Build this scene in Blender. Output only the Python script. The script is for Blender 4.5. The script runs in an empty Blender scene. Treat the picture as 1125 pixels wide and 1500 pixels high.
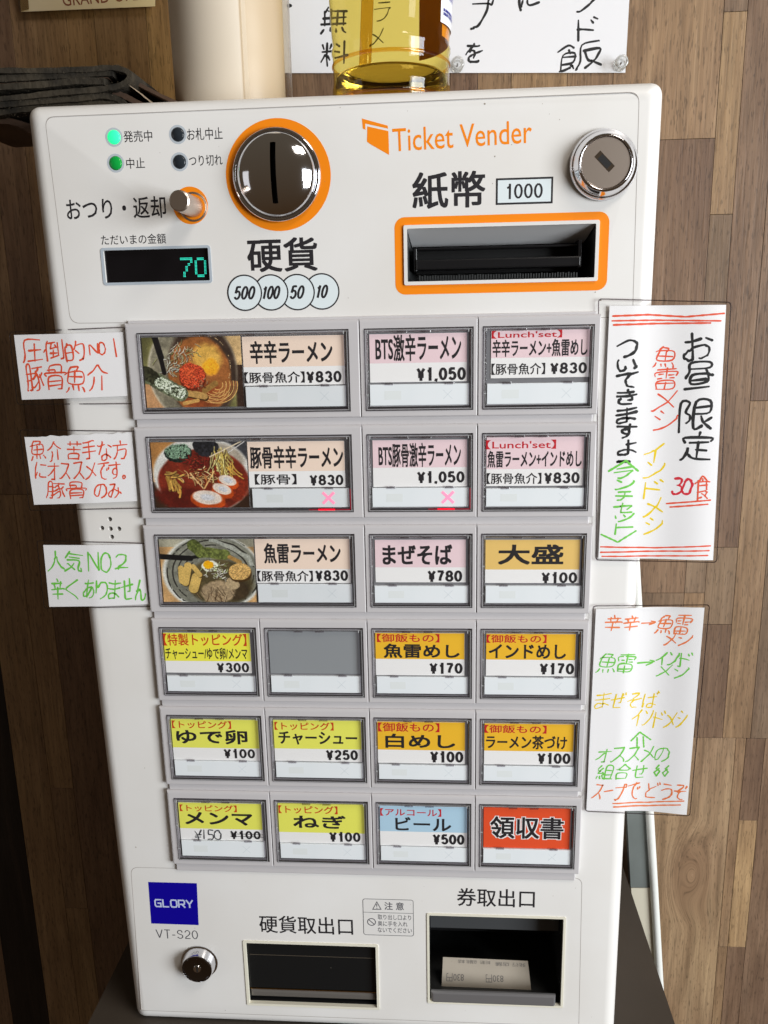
import bpy, bmesh, math, random
import numpy as np
from mathutils import Matrix, Vector

# ---------------------------------------------------------------- camera, world, lamps
SC = bpy.context.scene
COL = SC.collection
# all sizes below are millimetres: u to the right along the front, v down, z away from the viewer
# (z = 0 is the face of the button strips); one world unit is one metre
V0 = 432.9                      # height of the counter top
def W(u, v, z): return Vector((u * .001, z * .001, (V0 - v) * .001))
RC = ((0.9976818344, 0.0200528163, 0.0650295461), (-0.0043954292, 0.9725916391, -0.2324783512), (-0.0679090385, 0.2316535951, 0.9704251514))
CC = (157.904, -6.8387, -426.890)
FPX = 1210.0
def d2w(a): return Vector((a[0], a[2], -a[1]))
cd = bpy.data.cameras.new('camera'); cam = bpy.data.objects.new('camera', cd); COL.objects.link(cam)
rx, dn, fw = d2w(RC[0]), d2w(RC[1]), d2w(RC[2])
m = Matrix((rx, -dn, -fw)).transposed().to_4x4(); m.translation = W(*CC); cam.matrix_world = m
cd.sensor_fit = 'VERTICAL'; cd.sensor_height = 36; cd.lens = FPX / 1500 * 36; cd.clip_start = .01; cd.clip_end = 50
SC.camera = cam
def U(x, y, z=0.0):             # where the ray through a photo pixel meets the plane z
    a, b = (x - 562.5) / FPX, (y - 750) / FPX
    d = [RC[0][i] * a + RC[1][i] * b + RC[2][i] for i in range(3)]
    s = (z - CC[2]) / d[2]
    return CC[0] + d[0] * s, CC[1] + d[1] * s

SC.view_settings.view_transform = 'Standard'; SC.view_settings.look = 'None'
SC.view_settings.exposure = 0.0; SC.view_settings.gamma = 1
SC.render.engine = 'CYCLES'
SC.cycles.max_bounces = 10; SC.cycles.transparent_max_bounces = 24; SC.cycles.transmission_bounces = 8
SC.cycles.caustics_refractive = False; SC.cycles.caustics_reflective = False
SC.cycles.use_denoising = True
wd = bpy.data.worlds.new("World"); SC.world = wd; wd.use_nodes = True
nt = wd.node_tree; bg = nt.nodes['Background']
tc = nt.nodes.new('ShaderNodeTexCoord'); sp = nt.nodes.new('ShaderNodeSeparateXYZ'); rp = nt.nodes.new('ShaderNodeValToRGB'); mp = nt.nodes.new('ShaderNodeMapRange')
nt.links.new(tc.outputs['Generated'], sp.inputs[0]); nt.links.new(sp.outputs['Z'], mp.inputs['Value'])
mp.inputs['From Min'].default_value = -1; mp.inputs['From Max'].default_value = 1
nt.links.new(mp.outputs[0], rp.inputs[0]); nt.links.new(rp.outputs[0], bg.inputs[0])
rp.color_ramp.elements[0].color = (.34, .19, .09, 1); rp.color_ramp.elements[1].color = (.58, .47, .34, 1)
bg.inputs[1].default_value = .155
def area(name, loc, target, sx, sy, power, col):
    l = bpy.data.lights.new(name, 'AREA'); l.shape = 'RECTANGLE'; l.size = sx; l.size_y = sy; l.energy = power; l.color = col
    o = bpy.data.objects.new(name, l); COL.objects.link(o); o.location = loc
    o.rotation_euler = (Vector(target) - Vector(loc)).to_track_quat('-Z', 'Y').to_euler()
area('window_light', (2.1, -1.30, .42), (.12, 0, .22), 1.1, 1.2, 71, (.935, .975, 1))
area('overhead_fill', (.95, -.85, 1.75), (.15, 0, .3), .6, .35, 9.5, (1, .92, .82))  # unseen overhead fill, added to brighten the front
area('overhead_fill', (1.0, -.5, 1.7), (.2, .1, .3), .5, .35, 3, (1, .93, .84))  # second unseen fill light, added overhead
area('far_window', (-2.2, -1.15, .50), (.1, 0, .3), .8, 1.1, 2.2, (.97, .98, 1))
area('far_window', (2.3, -2.2, .75), (.1, 0, .3), .6, 1.0, 10, (.95, .98, 1))

# ---------------------------------------------------------------- materials
def lin(c): return tuple(((x / 255 + .055) / 1.055) ** 2.4 if x > 10 else x / 255 / 12.92 for x in c) + (1,)
MATS = {}
def mat(name, rgb, rough=.5, metal=0, trans=0, ior=1.45, emit=None, bump=None, var=None, spec=.5, coat=0, alpha=None):
    """rgb: sRGB 0-255. bump=(scale, mm). var=(scale, amount, rgb2)"""
    if name in MATS: return MATS[name]
    m = bpy.data.materials.new(name); m.use_nodes = True; MATS[name] = m
    n = m.node_tree; p = n.nodes['Principled BSDF']
    p.inputs['Base Color'].default_value = lin(rgb); p.inputs['Roughness'].default_value = rough
    p.inputs['Metallic'].default_value = metal; p.inputs['Transmission Weight'].default_value = trans
    p.inputs['IOR'].default_value = ior; p.inputs['Specular IOR Level'].default_value = spec; p.inputs['Coat Weight'].default_value = coat
    if emit:
        p.inputs['Emission Color'].default_value = lin(emit[0]); p.inputs['Emission Strength'].default_value = emit[1]
    t = n.nodes.new('ShaderNodeTexCoord')
    if var:
        x = n.nodes.new('ShaderNodeTexNoise'); x.inputs['Scale'].default_value = var[0]; x.inputs['Detail'].default_value = 6
        r = n.nodes.new('ShaderNodeValToRGB'); r.color_ramp.elements[0].position = .5 - .2; r.color_ramp.elements[1].position = .5 + .25
        r.color_ramp.elements[0].color = lin(rgb); r.color_ramp.elements[1].color = lin(var[1])
        n.links.new(t.outputs['Object'], x.inputs['Vector']); n.links.new(x.outputs[0], r.inputs[0]); n.links.new(r.outputs[0], p.inputs['Base Color'])
    if bump:
        x = n.nodes.new('ShaderNodeTexNoise'); x.inputs['Scale'].default_value = bump[0]; x.inputs['Detail'].default_value = 4
        b = n.nodes.new('ShaderNodeBump'); b.inputs['Strength'].default_value = .6; b.inputs['Distance'].default_value = bump[1] * .001
        n.links.new(t.outputs['Object'], x.inputs['Vector']); n.links.new(x.outputs[0], b.inputs['Height']); n.links.new(b.outputs[0], p.inputs['Normal'])
    return m
def facing(n, base=.04):
    """Schlick reflectance, the same on both sides of a thin sheet"""
    lw = n.nodes.new('ShaderNodeLayerWeight'); lw.inputs[0].default_value = .5
    p = n.nodes.new('ShaderNodeMath'); p.operation = 'POWER'; p.inputs[1].default_value = 5; n.links.new(lw.outputs['Facing'], p.inputs[0])
    q = n.nodes.new('ShaderNodeMath'); q.operation = 'MULTIPLY_ADD'; q.inputs[1].default_value = .9; q.inputs[2].default_value = base; n.links.new(p.outputs[0], q.inputs[0])
    return q
def film(name, tint, gloss=.06, rough=.06, base=.04):
    """thin clear plastic: see-through with a fresnel gloss"""
    if name in MATS: return MATS[name]
    m = bpy.data.materials.new(name); m.use_nodes = True; MATS[name] = m
    n = m.node_tree; n.nodes.remove(n.nodes['Principled BSDF']); out = n.nodes['Material Output']
    a = n.nodes.new('ShaderNodeBsdfTransparent'); a.inputs[0].default_value = lin(tint)
    g = n.nodes.new('ShaderNodeBsdfGlossy'); g.inputs['Roughness'].default_value = rough
    f = facing(n, base)
    mu = n.nodes.new('ShaderNodeMath'); mu.operation = 'MULTIPLY_ADD'; mu.inputs[1].default_value = 1; mu.inputs[2].default_value = gloss
    mx = n.nodes.new('ShaderNodeMixShader')
    b = n.nodes.new('ShaderNodeBump'); x = n.nodes.new('ShaderNodeTexNoise'); x.inputs['Scale'].default_value = 25
    tc = n.nodes.new('ShaderNodeTexCoord'); n.links.new(tc.outputs['Object'], x.inputs['Vector'])
    b.inputs['Distance'].default_value = .0012; b.inputs['Strength'].default_value = .7
    n.links.new(x.outputs[0], b.inputs['Height']); n.links.new(b.outputs[0], g.inputs['Normal'])
    n.links.new(f.outputs[0], mu.inputs[0]); n.links.new(mu.outputs[0], mx.inputs[0]); n.links.new(a.outputs[0], mx.inputs[1]); n.links.new(g.outputs[0], mx.inputs[2])
    n.links.new(mx.outputs[0], out.inputs['Surface'])
    return m
def wood(name, c1, c2, c3, scale=1.0, knots=()):
    m = bpy.data.materials.new(name); m.use_nodes = True; n = m.node_tree; p = n.nodes['Principled BSDF']
    N = n.nodes.new; L = n.links.new
    def node(t, **k):
        x = N(t)
        for q, v in k.items(): setattr(x, q, v)
        return x
    t = N('ShaderNodeTexCoord'); oi = N('ShaderNodeObjectInfo')
    ad = node('ShaderNodeVectorMath', operation='ADD'); mr = node('ShaderNodeVectorMath', operation='SCALE'); cb = N('ShaderNodeCombineXYZ')
    for i in range(3): L(oi.outputs['Random'], cb.inputs[i])
    L(cb.outputs[0], mr.inputs[0]); mr.inputs['Scale'].default_value = 7.0
    base = t.outputs['Object']; knot_mask = None
    # grain bends round the knots: push the lookup point sideways near each knot
    for (kx, kz, kr) in knots:
        sb = node('ShaderNodeVectorMath', operation='SUBTRACT'); sb.inputs[1].default_value = (kx, 0, kz); L(t.outputs['Object'], sb.inputs[0])
        ml = node('ShaderNodeVectorMath', operation='MULTIPLY'); ml.inputs[1].default_value = (1, 0, .5); L(sb.outputs[0], ml.inputs[0])
        ln = node('ShaderNodeVectorMath', operation='LENGTH'); L(ml.outputs[0], ln.inputs[0])
        mp_ = node('ShaderNodeMapRange', interpolation_type='SMOOTHSTEP'); mp_.inputs['From Min'].default_value = kr * .25; mp_.inputs['From Max'].default_value = kr * 2.2; mp_.inputs['To Min'].default_value = .72; mp_.inputs['To Max'].default_value = 0; L(ln.outputs['Value'], mp_.inputs[0])
        sc = node('ShaderNodeMath', operation='MULTIPLY'); sc.inputs[1].default_value = 1.6; L(ln.outputs['Value'], sc.inputs[0])
        cx = N('ShaderNodeCombineXYZ'); L(sc.outputs[0], cx.inputs[0])
        mx = node('ShaderNodeMix', data_type='VECTOR'); L(mp_.outputs[0], mx.inputs[0]); L(base, mx.inputs[4]); L(cx.outputs[0], mx.inputs[5]); base = mx.outputs[1]; knot_mask = mp_.outputs[0]
    L(base, ad.inputs[0]); L(mr.outputs[0], ad.inputs[1])
    def tex(sx, sz, scale_, det, dist=0, rough=.5):
        g = N('ShaderNodeMapping'); g.inputs['Scale'].default_value = (sx, 1, sz); L(ad.outputs[0], g.inputs[0])
        x = N('ShaderNodeTexNoise'); x.inputs['Scale'].default_value = scale_; x.inputs['Detail'].default_value = det; x.inputs['Distortion'].default_value = dist; x.inputs['Roughness'].default_value = rough; L(g.outputs[0], x.inputs['Vector']); return x.outputs[0]
    def ramp(src, *st):
        r = N('ShaderNodeValToRGB'); e = r.color_ramp.elements; e[0].position, e[0].color = st[0]; e[1].position, e[1].color = st[-1]
        for q in st[1:-1]: k = e.new(q[0]); k.color = q[1]
        L(src, r.inputs[0]); return r.outputs[0]
    big = tex(1, .10, 62 * scale, 5, 1.6); fin = tex(1, .05, 520, 6, .4); pore = tex(1, .16, 900, 3); crk = tex(1, .10, 38, 9, .6, .72); blot = tex(1, .5, 16, 4)
    prev = ramp(big, (.30, lin(c2)), (.5, lin(c1)), (.70, lin(c3)))
    g = lambda v: (v, v * .985, v * .97, 1)
    for q in (ramp(fin, (.34, g(.76)), (.5, g(.97)), (.66, g(1.08))), ramp(pore, (.34, g(.62)), (.43, g(1))), ramp(crk, (.27, (.26, .22, .19, 1)), (.31, (.62, .59, .56, 1)), (.345, g(1))), ramp(blot, (.3, (.80, .76, .79, 1)), (.7, (1.06, 1.04, 1.0, 1)))):
        mx = N('ShaderNodeMix'); mx.data_type = 'RGBA'; mx.blend_type = 'MULTIPLY'; mx.inputs[0].default_value = 1
        L(prev, mx.inputs[6]); L(q, mx.inputs[7]); prev = mx.outputs[2]
    if knot_mask:
        kc = ramp(knot_mask, (.0, g(1)), (.75, (.9, .84, .84, 1)), (.97, (.74, .66, .62, 1))); mx = N('ShaderNodeMix'); mx.data_type = 'RGBA'; mx.blend_type = 'MULTIPLY'; mx.inputs[0].default_value = 1
        L(prev, mx.inputs[6]); L(kc, mx.inputs[7]); prev = mx.outputs[2]
    mv = N('ShaderNodeMapRange'); mv.inputs['To Min'].default_value = .92; mv.inputs['To Max'].default_value = 1.08; L(oi.outputs['Random'], mv.inputs[0])
    hs = N('ShaderNodeHueSaturation'); L(mv.outputs[0], hs.inputs['Value']); L(prev, hs.inputs['Color']); L(hs.outputs[0], p.inputs['Base Color'])
    b = N('ShaderNodeBump'); b.inputs['Distance'].default_value = .0005; b.inputs['Strength'].default_value = .5
    L(fin, b.inputs['Height']); L(b.outputs[0], p.inputs['Normal'])
    p.inputs['Roughness'].default_value = .5; p.inputs['Specular IOR Level'].default_value = .35
    return m

# ---------------------------------------------------------------- mesh helpers
ORG = {}
def link(name, me, parent=None, origin=(0, 0, 0), kind=None, label=None, cat=None, group=None):
    o = bpy.data.objects.new(name, me); COL.objects.link(o)
    ORG[o.name] = origin
    if parent is not None:
        o.parent = parent; po = ORG[parent.name]
        o.location = W(*origin) - W(*po)
    else: o.location = W(*origin)
    if kind: o['kind'] = kind
    if label: o['label'] = label
    if cat: o['category'] = cat
    if group: o['group'] = group
    return o
def thing(name, label, cat, origin, group=None): return link(name, None, None, origin, None, label, cat, group)
def mesh(name, verts, faces, m, parent=None, origin=None, smooth=False, mats=None, fm=None, sharp=None, **k):
    """verts in absolute (u, v, z) millimetres"""
    if origin is None: origin = ORG[parent.name] if parent is not None else (0, 0, 0)
    w0 = W(*origin)
    me = bpy.data.meshes.new(name)
    me.from_pydata([tuple(W(*p) - w0) for p in verts], [], faces)
    if m is not None: me.materials.append(m)
    if mats:
        for x in mats: me.materials.append(x)
        for f, i in zip(me.polygons, fm): f.material_index = i
    bm = bmesh.new(); bm.from_mesh(me); bmesh.ops.recalc_face_normals(bm, faces=bm.faces); bm.to_mesh(me); bm.free()
    if smooth:
        for f in me.polygons: f.use_smooth = True
        if sharp: me.set_sharp_from_angle(angle=math.radians(sharp))
    me.update()
    return link(name, me, parent, origin, **k)
class MB:
    def __init__(s): s.v = []; s.f = []
    def add(s, v, f):
        o = len(s.v); s.v += [tuple(x) for x in v]; s.f += [tuple(i + o for i in q) for q in f]; return s
    def box(s, u0, v0, u1, v1, z0, z1, c=0):
        """box with chamfer c on its front face (z0 is the front)"""
        if u0 > u1: u0, u1 = u1, u0
        if v0 > v1: v0, v1 = v1, v0
        if c <= 0:
            p = [(u0, v0), (u1, v0), (u1, v1), (u0, v1)]
            return s.add([(a, b, z0) for a, b in p] + [(a, b, z1) for a, b in p], [(0, 1, 2, 3), (7, 6, 5, 4), (0, 4, 5, 1), (1, 5, 6, 2), (2, 6, 7, 3), (3, 7, 4, 0)])
        r = []
        for d, z in ((c, z0), (c * .3, z0 + c * .3), (0, z0 + c), (0, z1)):
            r += [(u0 + d, v0 + d, z), (u1 - d, v0 + d, z), (u1 - d, v1 - d, z), (u0 + d, v1 - d, z)]
        f = [(0, 1, 2, 3), (15, 14, 13, 12)]
        for k in range(3):
            for i in range(4): f.append((k * 4 + i, k * 4 + 4 + i, k * 4 + 4 + (i + 1) % 4, k * 4 + (i + 1) % 4))
        return s.add(r, f)
    def quad(s, pts, z): return s.add([(a, b, z) for a, b in pts], [(0, 1, 2, 3)])
    def prism(s, pts, z0, z1):
        n = len(pts)
        return s.add([(a, b, z0) for a, b in pts] + [(a, b, z1) for a, b in pts], [tuple(range(n)), tuple(range(2 * n - 1, n - 1, -1))] + [(i, i + n, (i + 1) % n + n, (i + 1) % n) for i in range(n)])
    def ring(s, outer, inner, z0, z1):
        """flat frame between two outlines of equal length, z0 front, z1 back"""
        n = len(outer)
        v = [(a, b, z0) for a, b in outer] + [(a, b, z0) for a, b in inner] + [(a, b, z1) for a, b in outer] + [(a, b, z1) for a, b in inner]
        f = []
        for i in range(n):
            j = (i + 1) % n
            f += [(i, j, n + j, n + i), (2 * n + i, 3 * n + i, 3 * n + j, 2 * n + j), (i, 2 * n + i, 2 * n + j, j), (n + i, n + j, 3 * n + j, 3 * n + i)]
        return s.add(v, f)
    def lathe(s, cu, cv, prof, n=48, caps=True):
        """prof: (radius, z) pairs, axis along z"""
        o = []
        for r, z in prof:
            for i in range(n):
                a = 2 * math.pi * i / n; o.append((cu + r * math.cos(a), cv + r * math.sin(a), z))
        f = []
        for k in range(len(prof) - 1):
            for i in range(n):
                j = (i + 1) % n; f.append((k * n + i, k * n + j, k * n + n + j, k * n + n + i))
        if caps and prof[0][0] > 0: f.append(tuple(range(n)))
        if caps and prof[-1][0] > 0: f.append(tuple(range(len(o) - 1, len(o) - n - 1, -1)))
        return s.add(o, f)
    def vlathe(s, cu, cz, prof, n=64, a0=0, a1=2 * math.pi, closed=True):
        """prof: (radius, v) pairs, upright axis"""
        o = []; m_ = n if closed else n + 1
        for r, v in prof:
            for i in range(m_):
                a = a0 + (a1 - a0) * i / n; o.append((cu + r * math.cos(a), v, cz + r * math.sin(a)))
        f = []
        for k in range(len(prof) - 1):
            for i in range(n):
                j = (i + 1) % m_; f.append((k * m_ + i, k * m_ + j, k * m_ + m_ + j, k * m_ + m_ + i))
        return s.add(o, f)
    def obj(s, name, m, parent=None, origin=None, **k): return mesh(name, s.v, s.f, m, parent, origin, **k)
def rrect(u0, v0, u1, v1, r, n=6):
    p = []
    for cx, cy, a in ((u1 - r, v1 - r, 0), (u0 + r, v1 - r, 90), (u0 + r, v0 + r, 180), (u1 - r, v0 + r, 270)):
        for i in range(n + 1):
            t = math.radians(a + 90 * i / n); p.append((cx + r * math.cos(t), cy + r * math.sin(t)))
    return p
def rquad(pts, r, n=6):
    """rounded outline of a convex quad"""
    o = []; k = len(pts)
    for i in range(k):
        p = Vector(pts[i]); a = (Vector(pts[i - 1]) - p).normalized(); b = (Vector(pts[(i + 1) % k]) - p).normalized()
        for j in range(n + 1):
            t = j / n; q = p + a * r * (1 - t) ** 2 + b * r * t ** 2; o.append((q.x, q.y))
    return o
def circ(cu, cv, r, n=40, ry=None): return [(cu + r * math.cos(2 * math.pi * i / n), cv + (ry or r) * math.sin(2 * math.pi * i / n)) for i in range(n)]
def pxbox(x0, y0, x1, y1, z):
    ym, xm = (y0 + y1) / 2, (x0 + x1) / 2
    return U(x0, ym, z)[0], U(xm, y0, z)[1], U(x1, ym, z)[0], U(xm, y1, z)[1]

_tc = {}
def glyphs(body, bold, shear=0):
    k = (body, shear)
    if k in _tc: return _tc[k]
    c = bpy.data.curves.new('lettering', 'FONT'); c.body = body; c.size = 1; c.resolution_u = 3; c.shear = shear
    o = bpy.data.objects.new('lettering', c); COL.objects.link(o)
    me = bpy.data.meshes.new_from_object(o.evaluated_get(bpy.context.evaluated_depsgraph_get()))
    v = [tuple(x.co[:2]) for x in me.vertices]; f = [tuple(p.vertices) for p in me.polygons]
    bpy.data.objects.remove(o); bpy.data.curves.remove(c); bpy.data.meshes.remove(me)
    x0, x1 = min(a for a, b in v), max(a for a, b in v); y0, y1 = min(b for a, b in v), max(b for a, b in v)
    v = [((a - x0) / (x1 - x0), (y1 - b) / (y1 - y0)) for a, b in v]
    _tc[k] = (v, f); return _tc[k]
def text(body, px, z, m, parent, bold=0.0, shear=0, name='lettering', rot=0, flip=False):
    """letters fitted to a box; px = (x0, y0, x1, y1) in the photo"""
    u0, v0, u1, v1 = pxbox(*px, z)
    return textmm(body, u0, v0, u1, v1, z, m, parent, bold, shear, name, rot, flip)
def textmm(body, u0, v0, u1, v1, z, m, parent, bold=0.0, shear=0, name='lettering', rot=0, flip=False):
    g, f = glyphs(body, bold, shear); cu, cv = (u0 + u1) / 2, (v0 + v1) / 2; c, s_ = math.cos(rot), math.sin(rot)
    o = []; ff = []; w, h = u1 - u0, v1 - v0
    e = bold * .62 * min(h, w) * (1.0 if len(body) > 1 else .5)
    st = [(0, 0)] if e <= 0 else [(-e, -e), (e, -e), (-e, e), (e, e), (0, -e), (0, e), (-e, 0), (e, 0), (0, 0)]
    if 0 < e < .06: st = [(-e, -e), (e, -e), (-e, e), (e, e)]
    fx = min(1, w / len(body) / h * 1.15)
    for k, (ex, ey) in enumerate(st):
        ex *= fx
        n0 = len(o)
        for a, b in g:
            x, y = u0 + e + a * (w - 2 * e) - cu + ex, v0 + e + b * (h - 2 * e) - cv + ey
            o.append((cu + x * c + y * s_, cv - x * s_ + y * c, z - .002 * k))
        ff += [tuple(i + n0 for i in q) for q in f]
    return mesh(name, o, ff, m, parent)

# ---- pen strokes for the handwriting: the centre lines of each sign

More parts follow.
